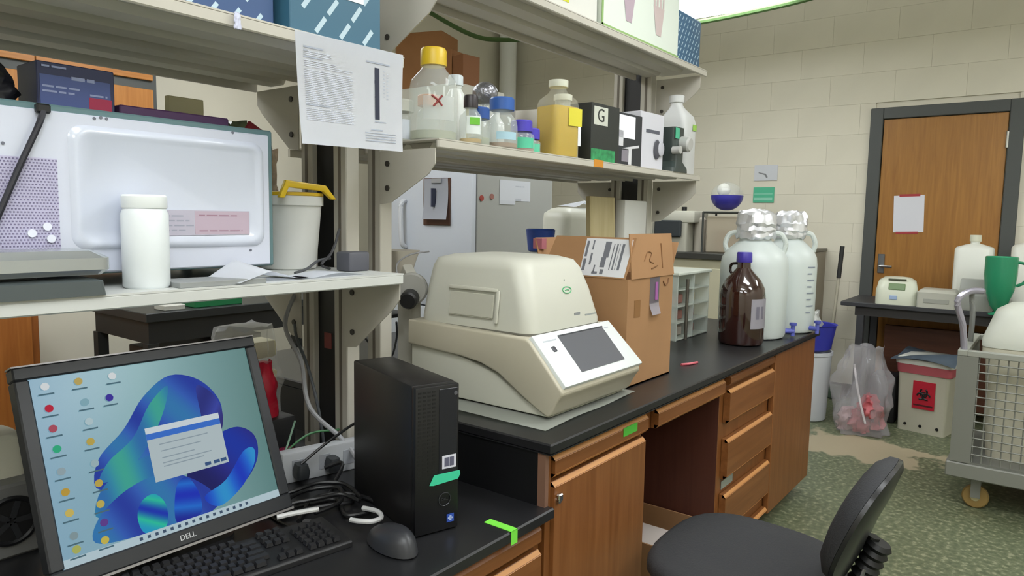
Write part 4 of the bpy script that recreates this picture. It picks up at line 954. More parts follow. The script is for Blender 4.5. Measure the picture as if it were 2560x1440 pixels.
# ---- amber bottle
am = thing('reagent_bottle', 'large amber glass bottle with violet cap on the bench', 'bottle', (3.355, 1.178, ZT))
AMB = P('2E1512', .07, spec=.8, coat=.6)
B().lathe([(.085, 0), (.10, .006), (.105, .02), (.105, .235), (.100, .27), (.080, .31), (.048, .345), (.032, .365), (.030, .40)], n=36).obj('glass', AMB, am)
B().tube([(.01, .03, .385), (.02, .068, .378), (.022, .074, .345), (.015, .05, .325)], .007).obj('ring_handle', P('231210', .1, spec=.8), am)
B().lathe([(.036, .392), (.037, .395), (.035, .435), (.032, .44)], n=24).obj('cap', P('41349C', .4), am)
def curved(t, r, a0, a1, z0, z1, mat, name='label', n=10):
    return B().sheet(lambda u, v: Vector((r*math.cos(R(a0+(a1-a0)*u)), r*math.sin(R(a0+(a1-a0)*u)), z0+(z1-z0)*v)), n, 1, .0006).obj(name, mat, t, smooth=60)
lb_ = curved(am, .1062, -138, -60, .085, .225, P('C6C2CC', .6)); lb_['label'] = 'grey white paper label'
curved(am, .1072, -124, -114, .13, .19, P('9A96A6', .7), 'label_print', 3); curved(am, .1072, -108, -98, .13, .19, P('9A96A6', .7), 'label_print', 3)
# ---- two carboys topped with foil
def carboy(label, x, y, r, sa, marks=False):
    t = thing('carboy', label, 'carboy', (x, y, ZT), R(108), group='white plastic carboys at the bench end')
    k = r/.182
    B().lathe([(.16*k, 0), (.175*k, .006), (r, .02), (r, .36), (.176*k, .40), (.155*k, .435), (.105*k, .475), (.085*k, .49), (.082*k, .55)], n=40).obj('body', P('CCD4D2', .35), t)
    for s in (-1, 1):
        B().tube([(s*.083*k, 0, .53), (s*.135*k, 0, .522), (s*.160*k, 0, .475), (s*.15*k, 0, .43)], .013).obj('handle', P('CBD2CE', .4), t)
    b = B(); rs = []; n = 56
    for i, (q, z) in enumerate(((.098, .50), (.106, .515), (.103, .53), (.108, .545), (.104, .56), (.109, .575), (.106, .59), (.105, .605), (.100, .62), (.085, .635), (.055, .642), (.02, .645))):
        row = []
        for j in range(n):
            a_ = 2*PI*j/n; v = Vector((math.cos(a_)*q*26+x*9, math.sin(a_)*q*26, z*26))
            row.append(Vector((q*k*(1+.13*noise.noise(v))*math.cos(a_), q*k*(1+.13*noise.noise(v))*math.sin(a_), z+.014*noise.noise(v*1.3+Vector((9, 3, 1))))))
        rs.append(row)
    b.ring(rs); b.obj('foil_cover', P('E2E3E8', .32, .6), t, smooth=18)
    d_ = Vector((math.cos(sa-R(108)), math.sin(sa-R(108)), 0))
    sp = B().cyl(d_*(r-.01)+Vector((0, 0, .03)), d_*(r+.045)+Vector((0, 0, .03)), .013).cyl(d_*(r+.04)+Vector((0, 0, .005)), d_*(r+.04)+Vector((0, 0, .06)), .010).obj('spigot', P('5A62B8', .4), t, label='blue spigot')
    B().cyl(d_*(r+.04)+Vector((0, 0, .06)), d_*(r+.04)+Vector((0, 0, .073)), .018).obj('spigot_knob', P('4A52A8', .4), sp)
    if marks:
        for i in range(8): curved(t, r+.0015, 130, 152 if i % 2 else 143, .11+i*.034, .117+i*.034, P('AEB6C4', .5), 'graduation', 4)
    return t
carboy('white plastic carboy with foil cover nearest the amber bottle', 3.635, 1.225, .166, R(-62))
carboy('white plastic carboy with foil cover and graduations behind the first one', 3.952, 1.150, .148, R(-105), True)
# ---- acrylic rack
ar = thing('acrylic_rack', 'clear acrylic dispenser rack with a steel rod behind the amber bottle', 'rack', (3.30, 1.55, ZT))
ACR = P('D3DCD6', .1, alpha=.45, spec=.7)
for x in (-.12, .07, .26): B().bx((x-.004, -.12, 0), (x+.004, .12, .32), .001).obj('side', ACR, ar, smooth=0)
B().bx((-.12, .116, 0), (.26, .122, .32)).obj('back', ACR, ar, smooth=0)
for z in (.004, .085, .165, .245): B().bx((-.118, -.12, z), (.258, .116, z+.005)).obj('tray', P('CBD3C8', .3, alpha=.6), ar, smooth=0)
B().bx((-.13, -.13, .32), (.27, .13, .335), .003).obj('top', P('C9CFC4', .4), ar, smooth=0)
B().cyl((-.03, -.128, 0), (-.03, -.128, .30), .008).obj('steel_rod', P('6A665E', .35, .6), ar)
rnd = random.Random(5)
for z in (.010, .091, .171):
    for i in range(3):
        o = B().bx((-.032, -.05, 0), (.032, .05, .045), .004).obj('sample_carton', [P('C9BFA0', .6), P('B9AFA2', .6), P('A9766A', .6)][rnd.randrange(3)], None, loc=(3.30+(-.07, .02, .17)[i], 1.53, ZT+z), smooth=0)
        tag(o, '%s small carton on the %s tray of the acrylic rack' % (['left', 'middle', 'right'][i], {.010: 'bottom', .091: 'second', .171: 'third'}[z]), 'box', 'small cartons in the acrylic rack')
# ---- boards standing behind the carton
o = B().bx((-.11, -.012, 0), (.11, .012, .685), .003).obj('wooden_board', wood('A89A70', 'B8AC84', 'z', .6), None, loc=(2.80, 1.62, ZT), rot=(R(-2.5), 0, 0), smooth=0)
tag(o, 'tall beige wooden board standing behind the cardboard carton', 'board')
o = B().bx((-.115, -.03, 0), (.115, .03, .68), .006).obj('plastic_tray', P('BDBDB6', .4), None, loc=(3.17, 1.555, ZT), smooth=0)
bpy.data.objects.remove(o)
o = B().bx((-.11, -.025, 0), (.11, .025, .675), .008, 2).obj('plastic_tray', P('BFC0BA', .4), None, loc=(3.04, 1.62, ZT))
tag(o, 'tall light grey plastic tray standing on end behind the carton', 'tray')
# ---- white instrument behind, with papers
wi = thing('water_purifier', 'white rounded instrument housing on the far side of the bench', 'instrument', (3.82, 2.42, ZT))
B().rr([(0, 0, .27, .10, .06, 0), (0, 0, .27, .10, .06, .58), (0, 0, .265, .098, .06, .615), (0, 0, .225, .065, .05, .645), (0, 0, .18, .04, .03, .652)], 6).obj('housing', P('DCDDD2', .4), wi, smooth=50)
B().bx((.02, -.1015, .35), (.20, -.0995, .60), .001).obj('side_panel', P('B9B5A6', .45), wi, smooth=0)
o = B().sheet(lambda u, v: Vector((-.16+.32*u, -.07+.14*v, .0+.055*math.sin(u*2.6)**2*(1-.6*v)+.01*v)), 12, 5, .001).obj('loose_paper', PAPER, None, loc=(3.86, 2.41, ZT+.655), rz=R(-8))
tag(o, 'curled white papers lying on the white instrument', 'paper')
cu = thing('blue_bottle', 'white bottle with deep blue collar behind the analyzer', 'bottle', (2.69, 1.90, ZT))
B().lathe([(.05, 0), (.052, .005), (.052, .40), (.045, .43)], n=24).obj('body', P('D6DAD6', .4), cu)
B().lathe([(.05, .43), (.058, .437), (.068, .53), (.062, .535)], n=24).obj('collar', P('2E4FA6', .35), cu)
o = B().tube([(2.66, 1.17, ZT+.005), (2.70, 1.15, ZT+.005), (2.75, 1.14, ZT+.005)], .005).obj('red_pen', P('C25A66', .4))
tag(o, 'short red pen lying on the bench past the carton', 'pen')
o = B().sph((0, 0, .008), .008, 10, 6).obj('bottle_stopper', P('D9D9D6', .4), None, loc=(2.62, 1.22, ZT))
tag(o, 'tiny white stopper on the bench near the red pen', 'stopper')

# ================================================================== knee space box, chair
kx = thing('cardboard_box', 'cardboard box with papers on the floor of the knee space', 'box', (2.40, 1.10, 0))
B().bx((0, 0, 0), (.36, .008, .26)).bx((0, .30, 0), (.36, .308, .26)).bx((0, .008, 0), (.008, .30, .26)).bx((.352, .008, 0), (.36, .30, .26)).bx((0, 0, 0), (.36, .30, .008)).obj('body', CARD, kx, smooth=0)
B().bx((.02, .02, .008), (.22, .29, .235)).obj('paper_stack', P('C9BFB8', .7), kx, smooth=0)
ch = thing('office_chair', 'black office chair with low backrest in front of the bench', 'chair', (2.075, .675, 0), R(0))
FAB = P('2C2D30', .8, bump=.25, bs=220); PLA = P('151517', .4)
def seatf(lv):
    out = []
    for s, z in lv:
        row = []
        for j in range(36):
            a = 2*PI*j/36; c, d_ = math.cos(a), math.sin(a); e = 3.0
            rr_ = (abs(c)**e+abs(d_)**e)**(-1/e)
            row.append(Vector((.280*s*rr_*c*(1.0+.07*d_), .265*s*rr_*d_, z)))
        out.append(row)
    return out
B().ring(seatf([(.90, .44), (.97, .447), (1, .462), (1, .482), (.975, .497), (.90, .506), (.6, .508), (.2, .504)])).obj('seat', FAB, ch, smooth=50)
B().ring(seatf([(.6, .415), (.90, .425), (.93, .443)])).obj('seat_pan', PLA, ch, smooth=50)
BA = R(20)
def backp(x, s, t):   # x along the width, s up the lean, t thickness outwards (to -y)
    y = -.265-s*math.sin(BA)-t*math.cos(BA)+.20*x*x*2.2; z = .555+s*math.cos(BA)-t*math.sin(BA)
    return Vector((x, y, z))
def backring(t, k): return [backp(.205*k*math.copysign(abs(math.cos(a))**.8, math.cos(a)), .155+.175*k*math.copysign(abs(math.sin(a))**.8, math.sin(a)), t) for a in [2*PI*j/32 for j in range(32)]]
B().ring([backring(-.062, .30), backring(-.058, .55), backring(-.045, .80), backring(-.02, .97), backring(.0, 1.0)]).obj('backrest', FAB, ch, smooth=50)
B().ring([backring(.001, 1.0), backring(.012, 1.0), backring(.022, .9), backring(.025, .5)]).obj('back_shell', P('1B1B1E', .3), ch, smooth=50)
B().tube([(0, -.05, .415), (0, -.20, .40), backp(0, -.17, .05), backp(0, -.05, .052), backp(0, .12, .035)], .016).obj('back_support', PLA, ch)
for i in range(11):
    c0, c1 = backp(0, -.15+i*.024, .055), backp(0, -.15+i*.024+.012, .055); c2 = backp(0, -.15+i*.024+.024, .055)
    bl_ = B().cyl(c0, c1, .026, .034, 16).cyl(c1, c2, .034, .026, 16).obj('bellows_fold', P('0E0E10', .5), ch)
B().tube([(-.06, -.26, .42), (-.05, -.305, .50), (-.03, -.325, .57)], .006).obj('adjust_lever', P('77777A', .3, .7), ch)
B().cyl((0, 0, .10), (0, 0, .28), .03).cyl((0, 0, .28), (0, 0, .415), .018).obj('gas_column', P('222225', .3, .4), ch)
for k in range(5):
    a = R(20+72*k); q = Vector((math.cos(a), math.sin(a), 0))
    lg_ = B().tube([(q.x*.03, q.y*.03, .115), (q.x*.16, q.y*.16, .10), (q.x*.29, q.y*.29, .075)], .02).obj('base_leg', PLA, ch)
    B().cyl(q*.29+Vector((-q.y*.022, q.x*.022, .03)), q*.29+Vector((q.y*.022, -q.x*.022, .03)), .03, n=16).obj('caster', BLK, lg_)

# ================================================================== the far end of the room
o = B().bx((0, -.11, -.15), (.002, .11, .15)).obj('taped_note', P('DCDDE6', .7), None, loc=(XW-.015, .983, 1.585), rot=(R(-2), 0, 0), smooth=0)
pn_ = thing('door_notice', 'white paper notice taped with red tape on the far door', 'paper', (XW-.0155, .983, 1.585), rot=(R(-2), 0, 0))
o.parent = pn_; o.location = (0, 0, 0); o.rotation_euler = (0, 0, 0); o.name = 'sheet'
B().bx((-.0012, -.08, .14), (.001, .07, .16)).obj('red_tape', P('A8353C', .5), pn_, smooth=0); B().bx((-.0012, -.07, -.162), (.001, .09, -.145)).obj('red_tape', P('A8353C', .5), pn_, smooth=0)
wn = thing('wall_notice', 'small white sign with a grey symbol on the far wall', 'sign', (XW-.0005, 2.16, 1.945))
B().bx((-.002, -.105, -.07), (0, .105, .07)).obj('sheet', P('CDD0D6', .6), wn, smooth=0)
B().poly([(.06, .005), (.0, -.008), (-.02, -.04), (-.005, -.045), (.01, -.02), (.07, -.0)], 'x', -.0035, -.002).obj('grey_symbol', P('7A7C80', .6), wn, smooth=0)
gn = thing('wall_notice', 'green and white label on the far wall above the carboys', 'sign', (XW-.0005, 2.17, 1.75))
B().bx((-.002, -.095, -.075), (0, .095, .065)).obj('sheet', P('52B892', .6), gn, smooth=0)
B().bx((-.003, -.08, -.055), (-.002, .085, -.03)).bx((-.003, -.08, .0), (-.002, .085, .008)).obj('pale_stripe', P('8FD0B8', .6), gn, smooth=0)
# dark worktable by the door
tbm = P('35363A', .5)
wt = thing('worktable', 'dark worktable standing before the wooden door', 'table', (6.2, .52, 0))
B().bx((-.32, -.85, .868), (.33, .78, .90), .004).obj('tabletop', tbm, wt, smooth=0)
B().bx((-.29, -.80, .80), (.30, .68, .868)).obj('apron', P('2E2C2C', .5), wt, smooth=0)
for x in (-.27, .27):
    for y in (-.78, .64): B().bx((x-.025, y-.025, 0), (x+.025, y+.025, .80)).obj('leg', tbm, wt, smooth=0)
o = B().bx((-.02, -.62, .1), (.02, .55, .70), .004).bx((-.10, -.60, 0), (.12, -.50, .1)).bx((-.10, .42, 0), (.12, .52, .1)).obj('wood_panel', wood('4E2A18', '5E3420', 'y', .5), None, loc=(6.30, .50, 0), smooth=0)
tag(o, 'dark brown wooden panel under the dark worktable', 'panel')
ce = thing('microcentrifuge', 'small white centrifuge with a green display on the dark worktable', 'centrifuge', (6.06, .945, .90), R(8))
B().rr([(0, 0, .15, .14, .05, 0), (0, 0, .15, .14, .05, .10), (.01, 0, .13, .125, .05, .17), (.02, 0, .09, .09, .05, .195), (.03, 0, .05, .05, .03, .20)], 6).obj('housing', P('D2D6C4', .4), ce, smooth=50)
B().box((-.138, .0, .135), (.008, .11, .05), .003, 1, Matrix.Rotation(.28, 3, 'Y')).obj('display', P('5C7A44', .3), ce, smooth=0, label='green display')
B().box((-.152, .02, .055), (.006, .05, .03), .002).obj('blue_emblem', P('9FB4D6', .5), ce, smooth=0)
B().box((-.10, .0, .178), (.05, .12, .008), .002, 1, Matrix.Rotation(.6, 3, 'Y')).obj('dark_slot', P('5A5E4C', .5), ce, smooth=0)
hb_ = thing('heat_block', 'low grey instrument beside the white centrifuge', 'instrument', (6.02, .665, .90))
B().rr([(0, 0, .13, .125, .02, 0), (0, 0, .13, .125, .02, .11), (0, 0, .11, .105, .03, .13)]).obj('housing', P('B9B9AE', .45), hb_, smooth=40)
B().box((-.131, 0, .05), (.004, .16, .03), .001).obj('front_panel', P('9FA098', .5), hb_, smooth=0)
gc = thing('heat_block', 'grey stepped instrument in front of the white jug', 'instrument', (5.99, .43, .90))
B().poly([(-.10, 0), (.10, 0), (.10, .20), (.06, .22), (-.02, .22), (-.05, .15), (-.10, .11)], 'y', -.10, .10, .006).obj('housing', P('9C9E98', .45), gc)
B().box((-.062, 0, .12), (.05, .17, .006), .002, 1, Matrix.Rotation(-.7, 3, 'Y')).obj('sloped_panel', P('B8BAB2', .4), gc, smooth=0)
jw = jug('water_jug', 'big white plastic jug on the dark worktable', 6.28, .485, .90, .13, .12, .53, P('E2E4DC', .4), P('D9D9C6', .4), k=.80)
jw2 = jug('water_jug', 'second white jug at the right picture edge', 6.30, .12, .90, .16, .14, .56, P('DEDED4', .4), P('D0CABE', .4), k=.80)
gp = thing('green_pitcher', 'glossy green plastic pitcher hung over the cart handle', 'pitcher', (5.80, .29, .90))
B().lathe([(.02, .02), (.05, .06), (.085, .17), (.095, .27), (.095, .39), (.09, .395), (.088, .38)], n=28).lathe([(.055, 0), (.055, .008), (.02, .02)], n=24).obj('vessel', P('2F8F68', .22), gp)
B().tube([(.0, -.09, .36), (-.0, -.14, .34), (.0, -.14, .24), (.0, -.09, .20)], .01).obj('handle', P('2F8F68', .3), gp)
# biohazard bin
bn = thing('biohazard_bin', 'white bin with red biohazard sign on the floor', 'bin', (5.93, .665, 0), R(-10))
B().rr([(0, 0, .155, .155, .02, 0), (0, 0, .155, .155, .02, .03), (0, 0, .17, .17, .025, .49), (0, 0, .175, .175, .025, .50)]).obj('body', P('C6C3B2', .45), bn, smooth=40)
B().rr([(0, 0, .176, .176, .03, .43), (0, 0, .182, .182, .03, .50)]).obj('red_liner', P('B0565E', .5), bn, smooth=40)
B().rr([(0, 0, .186, .186, .03, .495), (0, 0, .19, .19, .03, .53), (0, 0, .16, .16, .03, .55)]).obj('lid', P('CFD0C8', .45), bn, smooth=40)
B().sheet(lambda u, v: Vector((-.22+.44*u, -.21+.42*v, .565+.03*math.sin(u*5+v*3)-.05*(abs(u-.5)*2)**3)), 14, 10, .006).obj('liner_flap', P('6F7C8A', .35), bn, smooth=60)
sg = B().bx((-.1705, -.085, .18), (-.166, .06, .38)).obj('red_sign', P('B5152E', .5), bn, smooth=0, label='red biohazard sign')
bs = B()
cy_, cz_ = -.0125, .285
for k in range(3):
    a = R(90+120*k); cyk, czk = cy_+.022*math.cos(a), cz_+.022*math.sin(a)
    pts = [(-.1725, cyk+.022*math.cos(a+R(35)+R(290)*j/12), czk+.022*math.sin(a+R(35)+R(290)*j/12)) for j in range(13)]
    bs.tube(pts, .006, 6, 2)
bs.tube([(-.1725, cy_+.02*math.cos(2*PI*j/14), cz_+.02*math.sin(2*PI*j/14)) for j in range(14)], .0035, 5, 2, True)
bs.obj('biohazard_symbol', BLK, sg)
B().bx((-.1712, -.075, .20), (-.1702, .05, .212)).obj('sign_print', P('4A0A14', .6), sg, smooth=0)
for y in (-.11, 0, .10): B().cyl((-.157, y, .05), (-.16, y, .05), .011, n=10).obj('drain_hole', BLK, bn)
# waste bag, bucket, dark box
gbag = thing('waste_bag', 'clear waste bag with red contents by the bench end', 'waste bag', (5.56, 1.04, 0))
crumple(0, 0, .19, .20, .004, .62, 41, .05, .55, 30, 16).obj('clear_film', P('C9C6CC', .12, alpha=.34, spec=.9), gbag, smooth=60)
for i, (x, y, z, c) in enumerate(((-.06, .0, .10, 'B5525A'), (.05, -.07, .11, 'C9666C'), (-.02, .09, .09, 'C4A3A6'), (-.08, -.06, .22, 'B85A60'))): crumple(x, y, .08, .07, z-.085, z+.07, 50+i, .03, .5).obj('red_glove', P(c, .5), gbag, smooth=60)
B().tube([(-.10, .05, .50), (-.15, .0, .30), (-.17, -.06, .10)], .008).obj('pipette', P('D2CCD0', .4), gbag)
wbk = thing('plastic_bucket', 'white bucket on the floor at the bench end', 'bucket', (5.66, 1.46, 0))
B().lathe([(.14, 0), (.15, .01), (.17, .50), (.178, .505), (.178, .53), (.165, .53), (.16, .50)], n=32).obj('pail', P('CFD3D8', .4), wbk)
bb = thing('blue_basin', 'blue plastic basin resting on the white bucket', 'basin', (5.66, 1.44, .53))
B().lathe([(.10, 0), (.14, .02), (.17, .20), (.18, .205), (.165, .20), (.13, .03)], n=28).obj('basin', P('353AA8', .4), bb)
crumple(.0, .02, .10, .09, .05, .30, 61, .04, .5).obj('cloth', P('C6C8C4', .7), bb, smooth=60)
o = B().bx((-.12, -.09, 0), (.12, .09, .36), .02, 2).obj('black_case', P('1A1A1D', .5), None, loc=(6.02, .93+.04, 0))
tag(o, 'black case standing between the waste bag and the bin', 'case')
br = thing('broom', 'broom with black grip leaning on the far wall', 'broom', (6.42, 1.50, 0), rot=(R(3), 0, 0))
B().cyl((0, 0, .10), (0, 0, 1.06), .012).obj('pole', P('BDB8A6', .4), br)
B().cyl((0, 0, 1.04), (0, 0, 1.31), .018).obj('grip', P('2E2F30', .5), br)
B().box((0, 0, .07), (.06, .26, .12), .012, 2).obj('brush', P('4A5A4A', .8), br)
wp = thing('wall_cabinet', 'low grey tan cabinet against the far wall by the broom', 'cabinet', (6.43, 1.80, 0))
B().bx((-.16, -.20, 0), (.16, .20, 1.255), .004).obj('body', P('8F8574', .5), wp, smooth=0)
B().bx((-.17, -.21, 1.255), (.165, .21, 1.28), .003).obj('top', P('6F6A5E', .5), wp, smooth=0)
# shelf bench at the far wall with glassware
fb = thing('side_bench', 'dark topped bench against the far wall behind the carboys', 'bench', (5.9, 2.55, 0))
B().bx((-.45, -.50, 1.19), (.66, .55, 1.24), .004).obj('worktop', P('34342F', .5), fb, smooth=0)
B().bx((-.42, -.48, .10), (.64, .53, 1.19)).bx((-.36, -.46, 0), (.62, .51, .1)).obj('body', P('B9B59C', .5), fb, smooth=0)
for y in (-.24, .29): B().bx((-.432, y-.22, .15), (-.419, y+.22, 1.12), .003).obj('door', P('BFBBA2', .5), fb, smooth=0)
ca = thing('wire_cage', 'wire framed clear box on the dark topped bench', 'cage', (5.75, 2.16, 1.24))
for s in ((-.20, -.17), (.20, -.17), (-.20, .17), (.20, .17)): B().cyl((s[0]*.7, s[1], 0), (s[0]*.7, s[1], .33), .009, n=8).obj('upright', P('3A3D3A', .5), ca)
for z in (.33,):
    B().tube([(-.14, -.17, z), (.14, -.17, z), (.14, .17, z), (-.14, .17, z)], .009, 6, 1, True).obj('top_frame', P('3A3D3A', .5), ca)
B().bx((-.12, -.15, 0), (.12, .15, .30), .01).obj('clear_box', P('B9AE9A', .25, alpha=.7), ca, smooth=0)
crumple(0, 0, .09, .11, .002, .18, 71, .03, .7).obj('contents', P('8E6A58', .6, var=.4, vs=25), ca, smooth=60)
fk = thing('round_flask', 'round flask with a violet blue lower half on the wire cage', 'flask', (5.75, 2.19, 1.58))
B().sph((0, 0, .13), .13, 26, 8, (1, 1, .95), -.98, .0).obj('blue_bowl', P('3F3CA6', .35), fk)
B().sph((0, 0, .13), .128, 26, 8, (1, 1, .85), .02, .995).obj('clear_dome', P('D2D6CE', .1, alpha=.3, spec=.6), fk)
B().sph((-.02, .02, .175), .055, 14, 8).obj('white_bulb', P('E2E2DA', .4), fk)
si = thing('water_bath', 'grey instrument with a dark motor on the dark topped bench', 'instrument', (5.75, 2.62, 1.24))
B().rr([(0, 0, .16, .16, .02, 0), (0, 0, .16, .16, .02, .24)]).obj('tank', P('AFADA0', .4), si, smooth=30)
B().bx((-.15, -.22, .24), (.15, .16, .34), .015, 2).obj('head', P('C2C1B4', .45), si)
B().cyl((-.02, -.07, .34), (-.02, -.07, .375), .022).obj('knob', BLK, si)
B().bx((-.20, -.12, .12), (-.162, .12, .26), .01).obj('motor_box', P('2C3236', .5), si, smooth=0)
B().lathe([(.05, 0), (.05, .27), (.03, .29), (.03, .33)], (.0, -.21, 0), n=20).obj('cylinder', P('B5AFA2', .4), si)
o = B().sph((0, 0, .05), .05, 16, 8).cyl((0, 0, .06), (0, 0, .15), .02).obj('blue_stopper_flask', P('2F3E8E', .35), None, loc=(6.2, 2.02+.1, 1.24))
bpy.data.objects.remove(o)
# ---- wire cart
ct = thing('wire_cart', 'grey steel wire cart on brass wheels at the right edge', 'cart', (4.37, .35, 0))
GRY = P('7E7F7A', .4, .3)
def seg(b, a, c, r=.012): b.cyl(a, c, r, n=10); return b
for x in (0, .70):
    for y in (0, -.62): B().bx((x-.022, y-.022, .17), (x+.022, y+.022, .84), .003).obj('post', GRY, ct, smooth=0)
B().bx((-.03, -.66, .17), (.74, .04, .25), .006).obj('deck', P('8A8B85', .4, .2), ct, smooth=0)
B().box((.355, -.31, .255), (.74, .67, .01)).obj('deck_plate', GRY, ct, smooth=0)
fr_ = B(); fr_.bx((-.025, -.645, .82), (.725, -.60, .85), .003).bx((-.025, -.02, .82), (.725, .025, .85), .003).bx((-.025, -.60, .82), (.025, -.02, .85), .003).bx((.675, -.60, .82), (.725, -.02, .85), .003).obj('top_rail', P('A2A49C', .4, .2), ct, smooth=0)
wm = P('85867F', .5, .2)
for ya, yb in ((.024, -.07), (-.55, -.644)): B().bx((-.026, ya, .255), (-.0225, yb, .82)).obj('corner_plate', P('868781', .4, .2), ct, smooth=0)
wire_v = B().cyl((0, 0, .26), (0, 0, .82), .004, n=6).obj('wire', wm, ct); wire_v.location = (0, -.03, 0)
def cw(src, loc):
    c = src.copy(); COL.objects.link(c); c.location = loc
for i in range(1, 14): cw(wire_v, (0, -.03-i*.042, 0))
for i in range(15): cw(wire_v, (.03+i*.044, 0, 0))
wire_y = B().cyl((-.004, -.60, 0), (-.004, 0, 0), .004, n=6).obj('wire', wm, ct); wire_y.location = (0, 0, .30)
for i in range(1, 12): cw(wire_y, (0, 0, .30+i*.044))
wire_x = B().cyl((0, .004, 0), (.70, .004, 0), .004, n=6).obj('wire', wm, ct); wire_x.location = (0, 0, .30)
for i in range(1, 12): cw(wire_x, (0, 0, .30+i*.044))
B().tube([(.02, .0, .84), (.01, .015, .98), (-.005, .045, 1.10), (.02, .0, 1.155), (.05, -.06, 1.16)], .016, 10, 5).obj('handle', P('A9A6B4', .3, .5), ct)
B().tube([(.35, .0, .84), (.35, .0, 1.0), (.34, .01, 1.12), (.15, -.02, 1.16), (.05, -.06, 1.16)], .014, 10, 5).obj('handle', P('8A8C8A', .4, .4), ct)
for x, y in ((.06, -.10), (.62, -.10), (.06, -.52), (.62, -.52)):
    w = B().cyl((x-.018, y, .062), (x+.018, y, .062), .062, n=24, bev=.006).obj('wheel', P('8E7442', .45), ct)
    B().cyl((x-.022, y, .062), (x+.022, y, .062), .022, n=14).obj('hub', P('C0B48E', .3, .6), w)
    B().bx((x-.032, y-.022, .06), (x-.024, y+.022, .17)).bx((x+.024, y-.022, .06), (x+.032, y+.022, .17)).bx((x-.03, y-.03, .15), (x+.03, y+.03, .172)).obj('fork', GRY, ct, smooth=0)
tbk = thing('laundry_tub', 'large cream tub with domed lid inside the wire cart', 'tub', (4.72, .03, .26))
B().rr([(0, 0, .20, .20, .06, 0), (0, 0, .235, .235, .07, .56), (0, 0, .25, .25, .07, .57), (0, 0, .25, .25, .07, .60)], 6).obj('tub', P('CFCBB8', .5), tbk, smooth=40)
B().rr([(0, 0, .255, .255, .08, .60), (0, 0, .255, .255, .08, .64), (0, 0, .235, .235, .10, .70), (0, 0, .21, .21, .12, .78), (0, 0, .15, .15, .10, .82), (0, 0, .06, .06, .05, .835)], 6).obj('domed_lid', P('D0D3C8', .45), tbk, smooth=50)

# ================================================================== beyond the bench
fg = thing('upright_freezer', 'white upright freezer with grey side beyond the bench', 'freezer', (4.0, 3.45, 0))
B().bx((.06, 0, .06), (1.05, .99, 1.93), .006).obj('cabinet', P('A9ABA8', .45), fg, smooth=0)
fd = B().bx((0, .004, .80), (.055, .985, 1.925), .012, 2).obj('door', P('CDD3DE', .4), fg)
B().tube([(-.005, .70, 1.62), (-.05, .70, 1.57), (-.05, .69, 1.30), (-.005, .69, 1.25)], .02).obj('handle', P('D6DAE2', .35), fd)
fd2 = B().bx((0, .004, .08), (.055, .985, .79), .012, 2).obj('door', P('CDD3DA', .4), fg)
B().tube([(-.005, .70, .74), (-.04, .70, .72), (-.04, .70, .55), (-.005, .70, .53)], .018).obj('handle', P('D6DAE2', .35), fd2)
for y in (.1, .9): B().bx((.1, y-.03, 0), (.95, y+.03, .06)).obj('foot_rail', BLK, fg, smooth=0)
for x, z, c in ((.105, 1.64, 'A0443E'), (.225, 1.655, '9A6A62')): B().cyl((x, 0, z), (x, -.008, z), .022, n=14).obj('magnet', P(c, .5), fg)
fp_ = thing('freezer_notice', 'white notice on the grey freezer side', 'paper', (4.52, 3.448, 1.70))
B().bx((-.20, -.002, -.07), (.20, 0, .09)).obj('sheet', P('D0D4DC', .7), fp_, smooth=0)
B().bx((-.20, -.0025, -.10), (.0, -.0005, -.07)).obj('lower_sheet', P('CBCFD8', .7), fp_, smooth=0)
lines((-.0, -.002, .05), (1, 0, 0), (0, 0, -1), (0, -1, 0), [(0, .12, 0, .01), (0, .08, .10, .02)], INKL, fp_)
cl = thing('clipboard', 'brown clipboard with printed sheets hanging on the freezer door', 'clipboard', (3.998, 3.79, 1.62))
B().bx((-.012, -.13, -.19), (0, .15, .17), .003).obj('board', P('5A3A2A', .6), cl, smooth=0)
B().sheet(lambda u, v: Vector((-.014-.05*v*v, .14-.25*u-.03*v, .165-.31*v)), 2, 8, .012).obj('sheets', P('D5D9E4', .7), cl, smooth=60)
B().bx((-.07, -.002, -.05), (-.03, .012, .09)).obj('gel_strip', P('3A3F55', .7), cl, smooth=0)
B().bx((-.03, -.05, .13), (-.014, .05, .165), .003).obj('clip', P('B9BDC6', .3, .6), cl, smooth=0)
o = B().bx((-.30, -.40, 0), (.30, .30, .60), .01).obj('foam_box', P('C9C7BC', .7), None, loc=(4.45, 4.15, 1.93), smooth=0)
tag(o, 'pale foam box on top of the freezer', 'box')
o = B().bx((-.16, -.20, 0), (.16, .22, .46), .002).obj('cardboard_box', CARDD, None, loc=(4.40, 4.30, 2.53), rz=R(18), smooth=0)
tag(o, 'brown carton stacked highest above the freezer', 'box')
o = B().bx((-.12, -.06, 0), (.12, .06, .28), .002).obj('cardboard_box', P('8A5C34', .75), None, loc=(4.36, 3.97, 2.53), rz=R(8), smooth=0)
tag(o, 'smaller brown carton beside the highest carton on the freezer', 'box')
o = B().bx((-.09, -.06, 0), (.09, .06, .23), .002).obj('cardboard_box', P('7A4E2C', .75), None, loc=(4.34, 3.82, 2.53), rz=R(-6), smooth=0)
tag(o, 'darkest small brown carton at the front of the freezer stack', 'box')
pi_ = thing('pipe', 'white vertical pipe in the far corner of the room', 'pipe', (6.42, 5.03, 0))
B().cyl((0, 0, 0), (0, 0, ZC), .095, n=24).obj('pipe_run', P('F0F2EE', .4), pi_)
B().cyl((0, 0, 2.10), (0, 0, 2.18), .108, n=24).obj('collar', P('DEE2DC', .4), pi_)
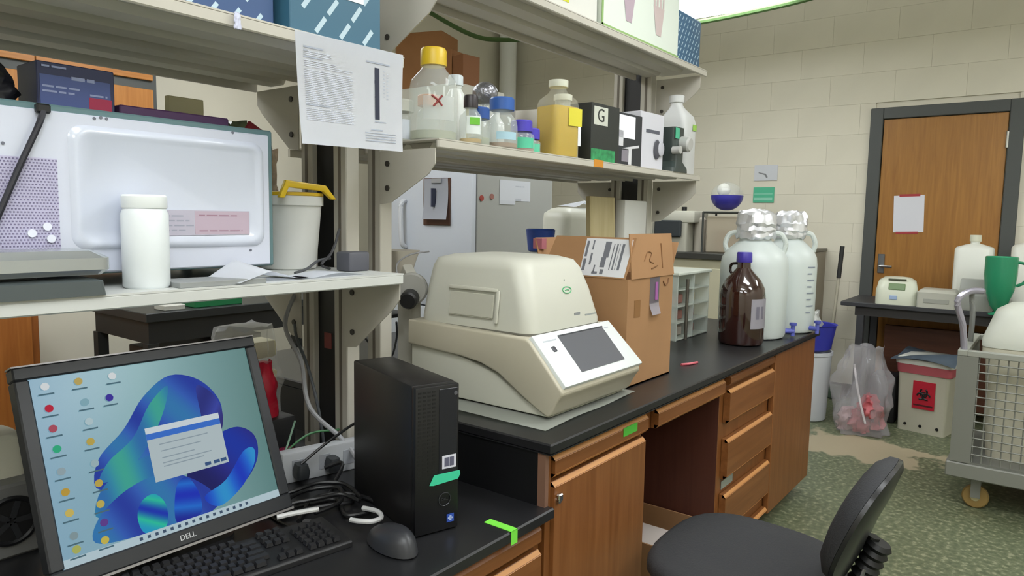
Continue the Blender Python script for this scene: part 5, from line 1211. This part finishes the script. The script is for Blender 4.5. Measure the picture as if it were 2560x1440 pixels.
o = B().tube([(5.0, 4.95, 3.46), (5.0, 4.35, 3.14), (5.0, 3.95, 3.04), (5.0, 3.2, 2.96), (5.0, 2.6, 2.93), (5.0, 2.1, 2.928), (5.0, 1.73, 2.942), (5.0, 1.45, 2.962), (5.0, 1.1, 3.0), (5.0, .4, 2.99), (5.0, -.4, 3.1)], .02).obj('hanging_cord', P('4C6A38', .7))
tag(o, 'green cord sagging across the room below the light', 'cord')
# table in the far aisle seen under the shelf
at_ = thing('worktable', 'black lab table in the far aisle seen behind the monitor', 'table', (2.42, 4.15, 0))
B().bx((-.62, -.30, .90), (.85, .40, .95), .004).obj('tabletop', P('2C2F30', .45), at_, smooth=0)
B().bx((-.60, -.28, .78), (.83, .38, .90)).obj('apron', P('2A2C2D', .5), at_, smooth=0)
for x in (-.58, .80):
    for y in (-.26, .36): B().bx((x-.03, y-.03, 0), (x+.03, y+.03, .78)).obj('leg', P('2A2C2D', .5), at_, smooth=0)
o = B().bx((-.15, -.08, 0), (.15, .08, .05), .004).obj('tip_rack', P('1F7A4A', .5), None, loc=(2.25, 3.98, .95), smooth=0)
tag(o, 'green tip rack on the far black table', 'rack')
o = B().bx((-.06, -.06, 0), (.06, .06, .03), .004).obj('white_dish', P('C9C9C2', .5), None, loc=(1.98, 3.95, .95), smooth=0)
tag(o, 'small white dish on the far black table beside the green rack', 'dish')
fc = thing('storage_cabinet', 'orange brown wooden cabinet in the far aisle', 'cabinet', (1.33, 4.85, 0))
B().bx((-.55, -.15, 0), (.25, .30, .95), .004).obj('body', wood('8A4E1E', 'A0602A', 'z', .5), fc, smooth=0)
B().bx((-.50, -.165, .06), (-.17, -.149, .90), .003).obj('door', wood('7E4518', '955724', 'z', .5), fc, smooth=0)
B().bx((-.14, -.165, .06), (.21, -.149, .90), .003).obj('door', wood('96561F', 'AC6A2E', 'z', .5), fc, smooth=0)
cbx = thing('storage_box', 'dark maroon and black boxes under the far black table', 'box', (2.25, 4.2, 0))
B().bx((-.30, -.2, 0), (.12, .2, .70), .004).obj('carton', P('4A3B36', .6), cbx, smooth=0)
B().bx((.14, -.2, 0), (.34, .2, .74), .004).obj('black_carton', P('151114', .6), cbx, smooth=0)
